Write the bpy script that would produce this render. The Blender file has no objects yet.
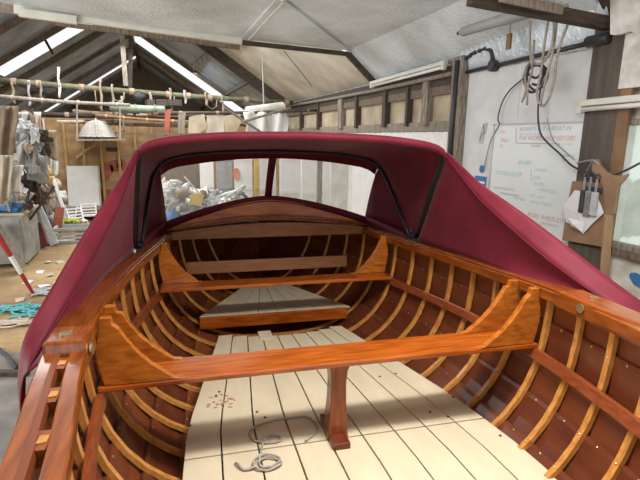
import bpy, math, random
from mathutils import Vector, Matrix, noise
random.seed(7)
S = bpy.context.scene
COL = S.collection
R = math.radians
# ------------------------------------------------------------------ camera, world, lights, exposure
CAMH, F = 1.65, 478.9
PITCH, ROLL = R(12.005), R(.958)
YAW_B, YAW_W = R(14.24), R(18.74)          # camera heading from the boat's axis and from the shed's axis
def cam_axes(yaw):
    fw = Vector((math.sin(yaw)*math.cos(PITCH), math.cos(yaw)*math.cos(PITCH), -math.sin(PITCH)))
    rt = Vector((math.cos(yaw), -math.sin(yaw), 0))
    up = rt.cross(fw)
    cr, sr = math.cos(ROLL), math.sin(ROLL)
    # picture rolled so that the horizon drops to the right
    r2 = rt*cr + up*sr
    u2 = -rt*sr + up*cr
    return r2, u2, fw
cd = bpy.data.cameras.new('camera'); cam = bpy.data.objects.new('camera', cd); COL.objects.link(cam)
cd.sensor_fit = 'HORIZONTAL'; cd.sensor_width = 36; cd.lens = 36*F/640; cd.clip_start = .02
r2, u2, fw = cam_axes(YAW_W)
m = Matrix((r2, u2, -fw)).transposed().to_4x4(); m.translation = (0, 0, CAMH)
cam.matrix_world = m
S.camera = cam
w = bpy.data.worlds.new('sky'); S.world = w; w.use_nodes = True
bg = w.node_tree.nodes['Background']; bg.inputs[0].default_value = (.93, .97, 1, 1); bg.inputs[1].default_value = 1.25
def area(name, loc, rot, sx, sy, power, col=(1, .985, .97)):
    l = bpy.data.lights.new(name, 'AREA'); l.shape = 'RECTANGLE'; l.size = sx; l.size_y = sy; l.energy = power; l.color = col
    o = bpy.data.objects.new(name, l); COL.objects.link(o); o.location = loc; o.rotation_euler = rot; return o
area('added_strip_lamp_light', (.95, 1.10, 2.34), (0, 0, 0), 1.0, .18, 46)  # added lamp out of view, placed to cast the thwart shadow
area('skylight_daylight', (.50, 1.0, 2.96), (0, 0, 0), 1.6, 1.0, 22)
area('side_door_daylight', (-3.85, 2.4, 1.55), (0, R(-116), 0), 2.2, 4.4, 190)
area('doorway_daylight', (-.4, -2.8, 1.9), (R(90), 0, 0), 4.4, 1.6, 22)
area('skylight_daylight', (-.5, 8.1, 3.2), (0, 0, 0), 4.0, 3.0, 225, (1, 1, 1))
area('skylight_daylight', (0.2, 14.5, 3.4), (0, 0, 0), 2.0, 5.0, 210, (.95, .98, 1))
vs = S.view_settings
vs.view_transform = 'Standard'; vs.look = 'None'; vs.exposure = 0; vs.gamma = 1; vs.use_curve_mapping = False

def ray(px, py, yaw):
    r2, u2, fw = cam_axes(yaw)
    return fw + r2*((px-320)/F) + u2*((240-py)/F)
def at(px, py, x=None, y=None, z=None, yaw=YAW_W):
    d = ray(px, py, yaw)
    if x is not None: t = x/d.x
    elif y is not None: t = y/d.y
    else: t = (z-CAMH)/d.z
    return Vector((0, 0, CAMH)) + d*t

# ------------------------------------------------------------------ materials
def nodes(name):
    m = bpy.data.materials.new(name); m.use_nodes = True
    nt = m.node_tree; b = nt.nodes['Principled BSDF']
    return m, nt, b
def mat(name, col, rough=.6, var=.15, scale=6, stretch=(1, 1, 1), metal=0, coat=0, bump=0, col2=None, trans=0, spec=None, detail=5, coord='Object'):
    m, nt, b = nodes(name)
    N, L = nt.nodes, nt.links
    tc = N.new('ShaderNodeTexCoord'); mp = N.new('ShaderNodeMapping'); mp.inputs['Scale'].default_value = stretch
    nz = N.new('ShaderNodeTexNoise'); nz.inputs['Scale'].default_value = scale; nz.inputs['Detail'].default_value = detail
    L.new(tc.outputs[coord], mp.inputs[0]); L.new(mp.outputs[0], nz.inputs['Vector'])
    cr = N.new('ShaderNodeValToRGB')
    a = tuple(c*(1-var) for c in col); c2 = col2 or tuple(min(1, c*(1+var)) for c in col)
    cr.color_ramp.elements[0].color = (*a, 1); cr.color_ramp.elements[1].color = (*c2, 1)
    cr.color_ramp.elements[0].position = .3; cr.color_ramp.elements[1].position = .7
    L.new(nz.outputs[0], cr.inputs[0]); L.new(cr.outputs[0], b.inputs['Base Color'])
    b.inputs['Roughness'].default_value = rough; b.inputs['Metallic'].default_value = metal
    b.inputs['Coat Weight'].default_value = coat*.45; b.inputs['Coat Roughness'].default_value = .08
    if spec is None and coat: spec = .3
    if spec is not None: b.inputs['Specular IOR Level'].default_value = spec
    if trans: b.inputs['Transmission Weight'].default_value = trans
    if bump:
        bp = N.new('ShaderNodeBump'); bp.inputs['Strength'].default_value = bump; bp.inputs['Distance'].default_value = .01
        L.new(nz.outputs[0], bp.inputs['Height']); L.new(bp.outputs[0], b.inputs['Normal'])
    return m
M = {}
M['mahog_x'] = mat('varnished mahogany thwart', (.30, .058, .006), .22, .3, 7, (1, 10, 6), coat=1, col2=(.40, .098, .011), detail=3)
M['mahog_y'] = mat('varnished mahogany rails', (.18, .038, .005), .22, .3, 7, (10, 1, 6), coat=1, col2=(.27, .068, .010), detail=3)
M['knee'] = mat('varnished knee timber', (.36, .092, .010), .22, .3, 8, (2, 5, 7), coat=1, col2=(.47, .145, .020), detail=3)
M['plank_plain'] = mat('varnished planking', (.125, .032, .014), .36, .45, 7, (9, .8, 5), coat=.5, col2=(.26, .068, .028))
M['rib'] = mat('varnished ash rib', (.46, .185, .04), .28, .2, 8, (5, 9, 3), coat=.6, col2=(.58, .26, .065), detail=3)
def plank_mat():
    m, nt, b = nodes('varnished planking'); N, L = nt.nodes, nt.links
    tc = N.new('ShaderNodeTexCoord'); mp = N.new('ShaderNodeMapping'); mp.inputs['Scale'].default_value = (9, 1.2, 7)
    nz = N.new('ShaderNodeTexNoise'); nz.inputs['Scale'].default_value = 3; nz.inputs['Detail'].default_value = 3
    L.new(tc.outputs['Object'], mp.inputs[0]); L.new(mp.outputs[0], nz.inputs['Vector'])
    oi = N.new('ShaderNodeObjectInfo'); ad = N.new('ShaderNodeMath'); ad.operation = 'MULTIPLY_ADD'; ad.inputs[1].default_value = .45; ad.inputs[2].default_value = .0
    L.new(oi.outputs['Random'], ad.inputs[0])
    a2 = N.new('ShaderNodeMath'); a2.operation = 'MULTIPLY_ADD'; a2.inputs[1].default_value = .55; L.new(nz.outputs[0], a2.inputs[0]); L.new(ad.outputs[0], a2.inputs[2])
    cr = N.new('ShaderNodeValToRGB'); e = cr.color_ramp.elements
    e[0].color = (.080, .017, .007, 1); e[0].position = .15; e[1].color = (.215, .056, .016, 1); e[1].position = .85
    L.new(a2.outputs[0], cr.inputs[0]); L.new(cr.outputs[0], b.inputs['Base Color'])
    b.inputs['Roughness'].default_value = .42; b.inputs['Coat Weight'].default_value = .18; b.inputs['Coat Roughness'].default_value = .15; b.inputs['Specular IOR Level'].default_value = .3
    return m
M['plank'] = plank_mat()
M['riser'] = mat('dark varnished stringer', (.22, .05, .016), .3, .3, 10, (14, 1, 8), coat=.7)
M['beam'] = mat('beam timber', (.27, .11, .045), .4, .15, 7, (1, 10, 6), coat=.3, col2=(.33, .145, .062), detail=3)
M['cream'] = mat('cream painted floorboards', (.56, .465, .315), .55, .05, 4, (3, 1, 1), col2=(.61, .515, .355), spec=.3)
M['post_wood'] = mat('dark mahogany post', (.19, .04, .008), .25, .3, 7, (8, 3, 1), coat=.8, col2=(.26, .065, .014))
M['coaming_wood'] = mat('coaming mahogany', (.42, .095, .012), .4, .3, 4, (1, 8, 6), coat=.2, col2=(.58, .17, .03), detail=3)
M['dark_foot'] = mat('dark mahogany foot', (.12, .025, .012), .3, .3, 10, (10, 2, 3), coat=.7)
M['bronze'] = mat('dull bronze', (.38, .30, .16), .4, .3, 40, metal=.8)
M['seam'] = mat('dark seam', (.03, .022, .015), .8)
M['hood'] = mat('burgundy canvas', (.115, .006, .016), .65, .12, 9, col2=(.145, .009, .022), bump=.05, spec=.25)
M['hoodtrim'] = mat('burgundy trim', (.085, .004, .012), .65, .15, 9, spec=.2)
M['black'] = mat('black webbing', (.012, .011, .012), .5, .3, 30)
M['rope'] = mat('grey cord', (.34, .30, .25), .8, .3, 60)
M['hoodwindow'] = None
def clear_mat(name, tint, haze, rough=.05):
    m, nt, b = nodes(name); N, L = nt.nodes, nt.links
    nt.nodes.remove(b); out = N['Material Output']
    tr = N.new('ShaderNodeBsdfTransparent'); tr.inputs[0].default_value = (*tint, 1)
    df = N.new('ShaderNodeBsdfTranslucent'); df.inputs[0].default_value = (.9, .9, .88, 1)
    gl = N.new('ShaderNodeBsdfGlossy'); gl.inputs['Roughness'].default_value = rough
    nz = N.new('ShaderNodeTexNoise'); nz.inputs['Scale'].default_value = 9; tc = N.new('ShaderNodeTexCoord')
    L.new(tc.outputs['Object'], nz.inputs['Vector'])
    mr = N.new('ShaderNodeMapRange'); mr.inputs['To Min'].default_value = haze*.5; mr.inputs['To Max'].default_value = haze*1.5
    L.new(nz.outputs[0], mr.inputs[0])
    m1 = N.new('ShaderNodeMixShader'); L.new(mr.outputs[0], m1.inputs[0]); L.new(tr.outputs[0], m1.inputs[1]); L.new(df.outputs[0], m1.inputs[2])
    m2 = N.new('ShaderNodeMixShader'); m2.inputs[0].default_value = .06; L.new(m1.outputs[0], m2.inputs[1]); L.new(gl.outputs[0], m2.inputs[2])
    L.new(m2.outputs[0], out.inputs[0]); return m
M['vinyl'] = clear_mat('clear vinyl window', (.97, .97, .97), .10)
M['skyglass'] = clear_mat('translucent roof sheet', (1, 1, 1), .35, .3)
M['glass'] = clear_mat('dusty window glass', (.92, .97, .9), .35)
for k_ in ('hood',):
    b_ = M[k_].node_tree.nodes['Principled BSDF']; b_.inputs['Sheen Weight'].default_value = .10; b_.inputs['Sheen Roughness'].default_value = .4; b_.inputs['Sheen Tint'].default_value = (.95, .62, .68, 1)
# shed
def foil_mat():
    m, nt, b = nodes('silver foil insulation'); N, L = nt.nodes, nt.links
    tc = N.new('ShaderNodeTexCoord'); nz = N.new('ShaderNodeTexNoise'); nz.inputs['Scale'].default_value = 1.6; nz.inputs['Detail'].default_value = 6
    cr = N.new('ShaderNodeValToRGB'); cr.color_ramp.elements[0].color = (.60, .65, .68, 1); cr.color_ramp.elements[1].color = (.84, .93, 1.0, 1)
    cr.color_ramp.elements[0].position = .35; cr.color_ramp.elements[1].position = .6
    L.new(tc.outputs['Object'], nz.inputs['Vector']); L.new(nz.outputs[0], cr.inputs[0]); L.new(cr.outputs[0], b.inputs['Base Color'])
    b.inputs['Metallic'].default_value = .2; b.inputs['Roughness'].default_value = .32
    n2 = N.new('ShaderNodeTexNoise'); n2.inputs['Scale'].default_value = 38; n2.inputs['Detail'].default_value = 4
    L.new(tc.outputs['Object'], n2.inputs['Vector'])
    bp = N.new('ShaderNodeBump'); bp.inputs['Strength'].default_value = .8; bp.inputs['Distance'].default_value = .02
    L.new(n2.outputs[0], bp.inputs['Height']); L.new(bp.outputs[0], b.inputs['Normal'])
    return m
M['foil'] = foil_mat()
def dirt_mat():
    m, nt, b = nodes('dirt floor'); N, L = nt.nodes, nt.links
    tc = N.new('ShaderNodeTexCoord')
    n1 = N.new('ShaderNodeTexNoise'); n1.inputs['Scale'].default_value = .9; n1.inputs['Detail'].default_value = 8
    n2 = N.new('ShaderNodeTexNoise'); n2.inputs['Scale'].default_value = 14; n2.inputs['Detail'].default_value = 6
    for n in (n1, n2): L.new(tc.outputs['Object'], n.inputs['Vector'])
    cr = N.new('ShaderNodeValToRGB'); e = cr.color_ramp.elements
    e[0].color = (.26, .17, .09, 1); e[0].position = .35; e[1].color = (.60, .43, .22, 1); e[1].position = .62
    L.new(n1.outputs[0], cr.inputs[0])
    c2 = N.new('ShaderNodeValToRGB'); c2.color_ramp.elements[0].color = (.55, .55, .55, 1); c2.color_ramp.elements[1].color = (1.2, 1.15, 1.1, 1)
    L.new(n2.outputs[0], c2.inputs[0])
    mx = N.new('ShaderNodeMix'); mx.data_type = 'RGBA'; mx.blend_type = 'MULTIPLY'; mx.inputs[0].default_value = 1
    L.new(cr.outputs[0], mx.inputs[6]); L.new(c2.outputs[0], mx.inputs[7]); L.new(mx.outputs[2], b.inputs['Base Color'])
    b.inputs['Roughness'].default_value = .9
    bp = N.new('ShaderNodeBump'); bp.inputs['Strength'].default_value = .4; bp.inputs['Distance'].default_value = .03
    L.new(n2.outputs[0], bp.inputs['Height']); L.new(bp.outputs[0], b.inputs['Normal'])
    return m
M['dirt'] = dirt_mat()
M['slab'] = mat('grey concrete', (.22, .20, .18), .85, .3, 5, bump=.2)
M['timber'] = mat('old brown timber', (.13, .09, .065), .75, .4, 8, (6, 6, 1), bump=.2, col2=(.24, .18, .13))
M['timber_dk'] = mat('dark brown timber', (.05, .034, .025), .75, .4, 8, (1, 6, 6), bump=.2, col2=(.09, .063, .046))
M['timber_gr'] = mat('grey weathered timber', (.20, .165, .125), .8, .4, 8, (6, 6, 1), bump=.2, col2=(.36, .31, .25))
M['post'] = mat('dark grey wide post', (.085, .068, .055), .85, .2, 4, (5, 5, .6), bump=.15, col2=(.125, .10, .082))
M['pine'] = mat('new pine stud', (.52, .34, .15), .6, .25, 8, (6, 6, 1))
M['ply'] = mat('plywood sheet', (.44, .26, .11), .65, .3, 3, (1, 1, 2), col2=(.56, .37, .18))
M['tanboard'] = mat('tan hardboard', (.40, .33, .22), .7, .25, 4, col2=(.55, .46, .32))
M['cream_lining'] = mat('stained cream lining board', (.60, .54, .42), .7, .3, 1.6, col2=(.74, .69, .58), detail=8)
M['steel'] = mat('corrugated roof steel', (.30, .36, .43), .55, .25, 2, metal=.1, col2=(.44, .51, .59))
M['white_wall'] = mat('white painted panel', (.66, .67, .67), .7, .08, 7, bump=.05)
M['peel'] = mat('peeling white masonry', (.56, .50, .43), .85, .3, 7, bump=.3, col2=(.80, .78, .74))
M['white'] = mat('white paint', (.78, .78, .76), .5, .06, 6)
M['wboard'] = mat('whiteboard face', (.76, .80, .80), .25, .03, 3)
M['offwhite'] = mat('grubby white plastic', (.62, .61, .57), .5, .2, 6)
M['grey'] = mat('mid grey paint', (.30, .31, .31), .55, .2, 7)
M['pale_grey'] = mat('pale grey plastic', (.48, .49, .48), .5, .2, 7)
M['bluegrey'] = mat('worn blue grey paint', (.30, .34, .35), .6, .35, 5, col2=(.44, .42, .36))
M['darkgrey'] = mat('dark grey rubber', (.05, .05, .055), .6, .3, 12)
M['pipe'] = mat('black painted pipe', (.03, .03, .033), .45, .3, 12)
M['tan'] = mat('tan cloth', (.25, .175, .11), .8, .3, 6, col2=(.35, .26, .18))
M['beige'] = mat('beige cloth', (.50, .43, .34), .8, .25, 6)
M['brown'] = mat('brown board', (.22, .12, .06), .7, .3, 7)
M['clip'] = mat('brown hardboard clip board', (.30, .18, .11), .6, .15, 8)
M['paper'] = mat('white paper', (.78, .78, .80), .7, .05, 8)
M['redbrown'] = mat('red brown painted board', (.34, .10, .06), .6, .3, 7)
M['maroon'] = mat('dark red board', (.14, .03, .025), .6, .3, 7)
M['red'] = mat('red paint', (.36, .03, .04), .5, .15, 7)
M['orange'] = mat('faded orange', (.62, .24, .12), .6, .2, 7)
M['blue'] = mat('blue plastic', (.04, .17, .38), .5, .15, 7)
M['teal'] = mat('teal twine', (.12, .42, .44), .7, .25, 30)
M['yellow'] = mat('ochre yellow', (.52, .36, .08), .6, .2, 7)
M['green'] = mat('pale green paint', (.22, .28, .21), .5, .2, 7)
M['khaki'] = mat('khaki pole', (.11, .10, .055), .7, .4, 9)
M['leaf'] = mat('yellow green leaves', (.38, .42, .06), .6, .3, 12)
M['bushleaf'] = mat('pale leaves', (.40, .47, .30), .6, .3, 7, col2=(.62, .66, .48))
M['battenbrown'] = mat('pale brown batten', (.34, .21, .12), .6, .15, 8)
M['lampcase'] = mat('cream lamp case', (.64, .63, .55), .4, .08, 7)
M['tube'] = mat('unlit lamp tube', (.80, .80, .76), .25, .04, 7)
M['galv'] = mat('galvanised tool steel', (.42, .44, .46), .35, .2, 20, metal=.7)
for k, c in (('ink_red', (.66, .27, .28)), ('ink_blue', (.32, .38, .56)), ('ink_teal', (.32, .62, .60)), ('ink_black', (.2, .2, .22))):
    M[k] = mat(k, c, .5, .1)
M['stain'] = mat('rust brown stain', (.36, .17, .09), .7, .3, 30)
M['dinghy_white'] = mat('grey white dinghy planks', (.50, .47, .43), .6, .2, 6, (1, 8, 8))

# ------------------------------------------------------------------ mesh building
class MB:
    def __init__(s): s.v = []; s.f = []
    def add(s, vs, fs):
        o = len(s.v); s.v += [tuple(p) for p in vs]; s.f += [tuple(i+o for i in f) for f in fs]; return s
    def hexa(s, a): # 8 corners: bottom 4 ccw, top 4 ccw
        return s.add(a, [(3, 2, 1, 0), (4, 5, 6, 7), (0, 1, 5, 4), (1, 2, 6, 5), (2, 3, 7, 6), (3, 0, 4, 7)])
    def box(s, lo, hi):
        x0, y0, z0 = lo; x1, y1, z1 = hi
        return s.hexa([(x0, y0, z0), (x1, y0, z0), (x1, y1, z0), (x0, y1, z0), (x0, y0, z1), (x1, y0, z1), (x1, y1, z1), (x0, y1, z1)])
    def beam(s, a, b, w, h, up=(0, 0, 1)):
        a, b = Vector(a), Vector(b); d = (b-a).normalized(); sd = d.cross(Vector(up)); 
        if sd.length < 1e-4: sd = d.cross(Vector((1, 0, 0)))
        sd.normalize(); u = sd.cross(d).normalized(); sd = sd*w/2; u = u*h/2
        return s.hexa([a-sd-u, a+sd-u, b+sd-u, b-sd-u, a-sd+u, a+sd+u, b+sd+u, b-sd+u])
    def tube(s, pts, r, n=8, cap=True):
        pts = [Vector(p) for p in pts]; rr = r if isinstance(r, (list, tuple)) else [r]*len(pts)
        o = len(s.v); prev = None
        for i, p in enumerate(pts):
            d = (pts[min(i+1, len(pts)-1)]-pts[max(i-1, 0)]).normalized()
            if prev is None:
                a = d.cross(Vector((0, 0, 1)))
                if a.length < .05: a = d.cross(Vector((1, 0, 0)))
            else: a = prev - d*prev.dot(d)
            a.normalize(); prev = a; b = d.cross(a)
            for k in range(n):
                t = 2*math.pi*k/n; s.v.append(tuple(p+(a*math.cos(t)+b*math.sin(t))*rr[i]))
        for i in range(len(pts)-1):
            for k in range(n):
                k2 = (k+1) % n; s.f.append((o+i*n+k, o+i*n+k2, o+(i+1)*n+k2, o+(i+1)*n+k))
        if cap:
            s.f.append(tuple(o+k for k in range(n))[::-1]); s.f.append(tuple(o+(len(pts)-1)*n+k for k in range(n)))
        return s
    def prism(s, poly, ext):
        poly = [Vector(p) for p in poly]; e = Vector(ext); n = len(poly)
        return s.add(poly+[p+e for p in poly], [tuple(range(n))[::-1], tuple(range(n, 2*n))]+[(i, (i+1) % n, n+(i+1) % n, n+i) for i in range(n)])
    def grid(s, P, keep=None):
        o = len(s.v); r, c = len(P), len(P[0])
        for row in P: s.v += [tuple(p) for p in row]
        for i in range(r-1):
            for j in range(c-1):
                if keep is None or keep(i, j): s.f.append((o+i*c+j, o+i*c+j+1, o+(i+1)*c+j+1, o+(i+1)*c+j))
        return s
    def sweep(s, rings, closed_ends=True):
        o = len(s.v); n = len(rings[0])
        for r in rings: s.v += [tuple(p) for p in r]
        for i in range(len(rings)-1):
            for k in range(n):
                k2 = (k+1) % n; s.f.append((o+i*n+k, o+i*n+k2, o+(i+1)*n+k2, o+(i+1)*n+k))
        if closed_ends:
            s.f.append(tuple(o+k for k in range(n))[::-1]); s.f.append(tuple(o+(len(rings)-1)*n+k for k in range(n)))
        return s
    def blob(s, c, rad, seed=0, amt=.2, n=10, squash=1.0):
        c = Vector(c); o = len(s.v); m_ = n*2
        for i in range(n+1):
            th = math.pi*i/n
            for k in range(m_):
                ph = 2*math.pi*k/m_; d = Vector((math.sin(th)*math.cos(ph), math.sin(th)*math.sin(ph), math.cos(th)))
                q = 1+amt*noise.noise(d*1.8+Vector((seed*3.1, seed, 0)))*2
                s.v.append((c.x+d.x*rad[0]*q, c.y+d.y*rad[1]*q, c.z+max(d.z, -.75)*rad[2]*q))
        for i in range(n):
            for k in range(m_):
                k2 = (k+1) % m_; s.f.append((o+i*m_+k, o+(i+1)*m_+k, o+(i+1)*m_+k2, o+i*m_+k2))
        return s
def link(name, mb, m, parent=None, origin=(0, 0, 0), smooth=False, bevel=0, solid=0, rot=None):
    me = bpy.data.meshes.new(name)
    ox, oy, oz = origin
    me.from_pydata([(x-ox, y-oy, z-oz) for x, y, z in mb.v], [], mb.f); me.update()
    me.materials.append(M[m] if isinstance(m, str) else m)
    bm_fix(me)
    if smooth:
        for p in me.polygons: p.use_smooth = True
    o = bpy.data.objects.new(name, me); COL.objects.link(o)
    if parent: o.parent = parent
    else: o.location = origin
    if solid:
        md = o.modifiers.new('thickness', 'SOLIDIFY'); md.thickness = solid; md.offset = 0
    if bevel:
        md = o.modifiers.new('edge', 'BEVEL'); md.width = bevel; md.segments = 2; md.limit_method = 'ANGLE'; md.angle_limit = R(40)
    return o
import bmesh
def bm_fix(me):
    b = bmesh.new(); b.from_mesh(me); bmesh.ops.recalc_face_normals(b, faces=b.faces); b.to_mesh(me); b.free()
def tag(o, label, cat, group=None, kind=None):
    o['label'] = label; o['category'] = cat
    if group: o['group'] = group
    if kind: o['kind'] = kind
    return o
def struct(o): o['kind'] = 'structure'; return o
def empty(name, loc, rz=0):
    o = bpy.data.objects.new(name, None); COL.objects.link(o); o.location = loc; o.rotation_euler = (0, 0, rz); o.empty_display_size = .1; return o
def lerp(a, b, t): return a+(b-a)*t
def interp(x, xs, ys):
    if x <= xs[0]: return ys[0]
    for i in range(len(xs)-1):
        if x <= xs[i+1]:
            t = (x-xs[i])/(xs[i+1]-xs[i])
            # catmull-rom in the knot spacing
            def slope(k):
                if k == 0: return (ys[1]-ys[0])/(xs[1]-xs[0])
                if k == len(xs)-1: return (ys[-1]-ys[-2])/(xs[-1]-xs[-2])
                return (ys[k+1]-ys[k-1])/(xs[k+1]-xs[k-1])
            h = xs[i+1]-xs[i]; t2, t3 = t*t, t*t*t
            return (2*t3-3*t2+1)*ys[i]+(t3-2*t2+t)*h*slope(i)+(-2*t3+3*t2)*ys[i+1]+(t3-t2)*h*slope(i+1)
    return ys[-1]
def pinterp(u, us, pts): return Vector(tuple(interp(u, us, [p[k] for p in pts]) for k in range(3)))

# ------------------------------------------------------------------ the shed (world axes = shed axes)
XR, XL, YF, YE = 2.82, -3.9, 10.6, 23.0
RIDX, RIDZ = -.5, 4.58
EAVE = 2.40
fl = MB(); fl.box((-5, -3, -.1), (XR+.3, YE, 0)); struct(link('floor', fl, 'dirt'))
sl = MB(); sl.box((-2.4, -2, -.02), (-.62, 3.95, .012)); tag(link('concrete_slab', sl, 'slab', bevel=.005), 'grey concrete slab on the floor beside the near left side of the boat', 'slab', kind='structure')
# right wall
wr = MB(); wr.box((XR, -3, 0), (XR+.2, 1.0, 2.9)); wr.box((XR, 1.0, 0), (XR+.2, 2.42, .98)); wr.box((XR, 1.0, 1.80), (XR+.2, 2.42, 2.9)); wr.box((XR, 2.42, 0), (XR+.2, 4.1, 2.5))
wr.box((XR+.02, 4.1, 0), (XR+.2, YE, 2.45))
struct(link('wall_right', wr, 'peel'))
o = MB(); o.box((2.80, 2.61, .3), (XR+.01, 4.02, 2.26)); o.box((2.795, 3.30, .3), (2.80, 3.312, 2.26))
struct(link('trim_1', o, 'white_wall'))
o = MB(); o.box((2.76, 2.32, 0), (XR, 2.61, 2.42)); struct(link('trim_2', o, 'post', bevel=.006))
# left wall: old boards
wl = MB(); wl.box((XL-.1, 4.7, 0), (XL, YE, 2.45)); wl.box((XL-.1, -3, 0), (XL, .1, 2.45)); wl.box((XL-.1, .1, 2.75), (XL, 4.7, 3.2)); struct(link('wall_left', wl, 'timber'))
# far partition and far gable
o = MB(); o.box((-3.9, YF, 0), (XR, YF+.03, 1.95)); struct(link('wall_far', o, 'ply'))
o = MB(); o.add([(XL, YE, 0), (XR, YE, 0), (XR, YE, 2.4), (RIDX, YE, RIDZ), (XL, YE, 2.35)], [(0, 1, 2, 3, 4)]); struct(link('wall_end', o, 'timber_gr', solid=.05))
n = 3
for k in range(14):
    x = -2.02+k*.32
    o = MB(); o.box((x, YF-.07, 0), (x+.045, YF-.002, 1.93)); struct(link('trim_%d' % n, o, 'pine')); n += 1
o = MB(); o.beam((-1.5, YF-.075, 1.2), (-.75, YF-.075, 1.75), .03, .05); struct(link('trim_%d' % n, o, 'pine')); n += 1
o = MB(); o.beam((-1.0, YF-.075, .35), (.1, YF-.075, 1.05), .03, .07); struct(link('trim_%d' % n, o, 'pine')); n += 1
# window in right wall
wf = MB()
for a, b in (((1.0, .98), (2.42, 1.02)), ((1.0, 1.76), (2.42, 1.80)), ((2.37, .98), (2.42, 1.80)), ((1.0, .98), (1.05, 1.80)), ((1.68, 1.0), (1.72, 1.78))):
    wf.box((2.79, a[0], a[1]), (2.86, b[0], b[1]))
win = struct(link('window_1', wf, 'timber_gr', bevel=.004))
g = MB(); g.box((2.83, 1.04, 1.01), (2.834, 2.38, 1.77)); link('window_pane', g, 'glass', win)
g = MB(); g.box((2.80, 2.345, 1.02), (2.815, 2.372, 1.76)); link('window_bead', g, 'white', win)
g = MB(); g.box((2.775, 1.0, .94), (2.86, 2.40, .985)); link('window_sill', g, 'timber', win, bevel=.004)
# something green and pale to look at outside that window
o = MB()
for k in range(60):
    c = Vector((4.3+random.random()*.8, 1.6+random.random()*2.6, .2+random.random()*1.1)); o.blob(c, (.2, .2, .16), k, .5, 5)
tag(link('bush', o, 'bushleaf', smooth=True), 'yellow green bush seen through the dusty right hand window', 'bush')
# mid right wall: studs, header, sills, hardboard panels, white cladding
o = MB(); o.box((2.77, 4.17, 2.10), (2.83, YF, 2.19)); struct(link('trim_%d' % n, o, 'timber')); n += 1
o = MB(); o.box((2.77, 4.17, 1.74), (2.83, YF, 1.84)); struct(link('trim_%d' % n, o, 'timber_gr')); n += 1
for i, y in enumerate((4.62, 5.05, 5.62, 6.55, 7.15, 8.3, 9.4)):
    wd = (.12, .05, .09, .07, .16, .08, .08)[i]
    o = MB(); o.box((2.735, y, 1.80), (2.81, y+wd, 2.28)); struct(link('trim_%d' % n, o, 'timber_gr' if i in (0, 4) else 'timber_dk', bevel=.004)); n += 1
o = MB(); o.box((2.815, 4.17, 1.80), (2.835, YF, 2.12)); struct(link('trim_%d' % n, o, 'tanboard')); n += 1
o = MB(); P = []
for k in range(160):
    y = 4.2+k*.04; P.append([(2.79+.012*math.sin(k*1.57), y, 0), (2.79+.012*math.sin(k*1.57), y, 1.735)])
o.grid(P); struct(link('trim_%d' % n, o, 'white', solid=.004)); n += 1
o = MB(); o.box((2.72, 4.0, 0), (2.80, 4.17, 2.42)); struct(link('trim_%d' % n, o, 'timber_gr', bevel=.005)); n += 1
o = MB(); o.box((2.76, 4.17, 2.19), (2.84, YE, 2.36)); struct(link('trim_%d' % n, o, 'timber_dk')); n += 1
# foil lined ceiling of the near bay
ce = MB()
yy = [2.55, 3.4, 4.3, 5.2, 6.02]
P = []
for y in yy:
    P.append([(-4.0, y, 3.18), (-1.2, y, 2.93), (0, y, 2.82), (1.2, y, 2.79), (2.38, y, 2.76), (2.8, y, 2.40 if y > 4.2 else 2.44)])
ce.grid(P); struct(link('ceiling', ce, 'foil', solid=.03))
for a, b in (((-4, -3, 2.9), (-.45, 2.55, 2.95)), ((1.55, -3, 2.9), (2.9, 2.55, 2.95)), ((-.45, -3, 2.9), (1.55, .35, 2.95)), ((-.45, 1.65, 2.9), (1.55, 2.55, 2.95))):
    o = MB(); o.box(a, b); struct(link('ceiling_sheet', o, 'cream_lining'))
e = empty('added_strip_lamp', (.95, 1.1, 2.4)); tag(e, 'unseen strip lamp added over the middle of the boat to cast the thwart shadow', 'strip light')  # unseen fixture added around the lamp that throws the thwart shadow
o = MB(); o.box((.42, 1.03, 2.36), (1.48, 1.17, 2.42)); link('case', o, 'lampcase', e, e.location, bevel=.006)
for xx in (.5, 1.4):
    o = MB(); o.tube([(xx, 1.1, 2.42), (xx, 1.1 if xx < .5 else 1.1, 2.92)], .004, 6); link('hanging_wire', o, 'darkgrey', e, e.location)
# foil strip above the white panel
P = []
for k in range(60):
    y = 2.5+k*.027; wv = .012*math.sin(k*2.4)
    P.append([(2.79+wv*.3, y, 2.27), (2.775+wv, y, 2.36), (2.70+wv, y, 2.52)])
o = MB(); o.grid(P); struct(link('trim_%d' % n, o, 'foil', smooth=True, solid=.006)); n += 1
# tape seam and front edge trims
def struct_beam(a, b, w, h, m, up=(0, 0, 1)):
    global n
    o = MB(); o.beam(a, b, w, h, up); x = struct(link('trim_%d' % n, o, m, bevel=.003)); n += 1; return x
struct_beam((-1.3, 5.98, 2.885), (1.02, 5.98, 2.755), .05, .09, 'lampcase')
struct_beam((-1.25, 5.93, 2.845), (-.72, 5.93, 2.815), .06, .08, 'lampcase')
struct_beam((-1.0, 6.05, 2.80), (1.0, 6.05, 2.69), .05, .05, 'timber')
struct_beam((.95, 6.0, 2.74), (2.4, 6.0, 2.70), .05, .05, 'timber_dk')
struct_beam((2.36, 6.02, 2.72), (2.80, 6.02, 2.34), .06, .07, 'timber_dk')
struct_beam((-4, 6.0, 3.12), (-1.25, 6.0, 2.88), .05, .10, 'timber_gr')
struct_beam(at(282, 0, z=2.765), at(350, 52, y=5.98), .035, .012, 'foil')
struct_beam((1.03, 3.5, 2.775), (1.03, 5.98, 2.775), .05, .012, 'foil')
struct_beam((1.08, 3.5, 2.772), (1.10, 5.98, 2.772), .02, .012, 'white')
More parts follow.
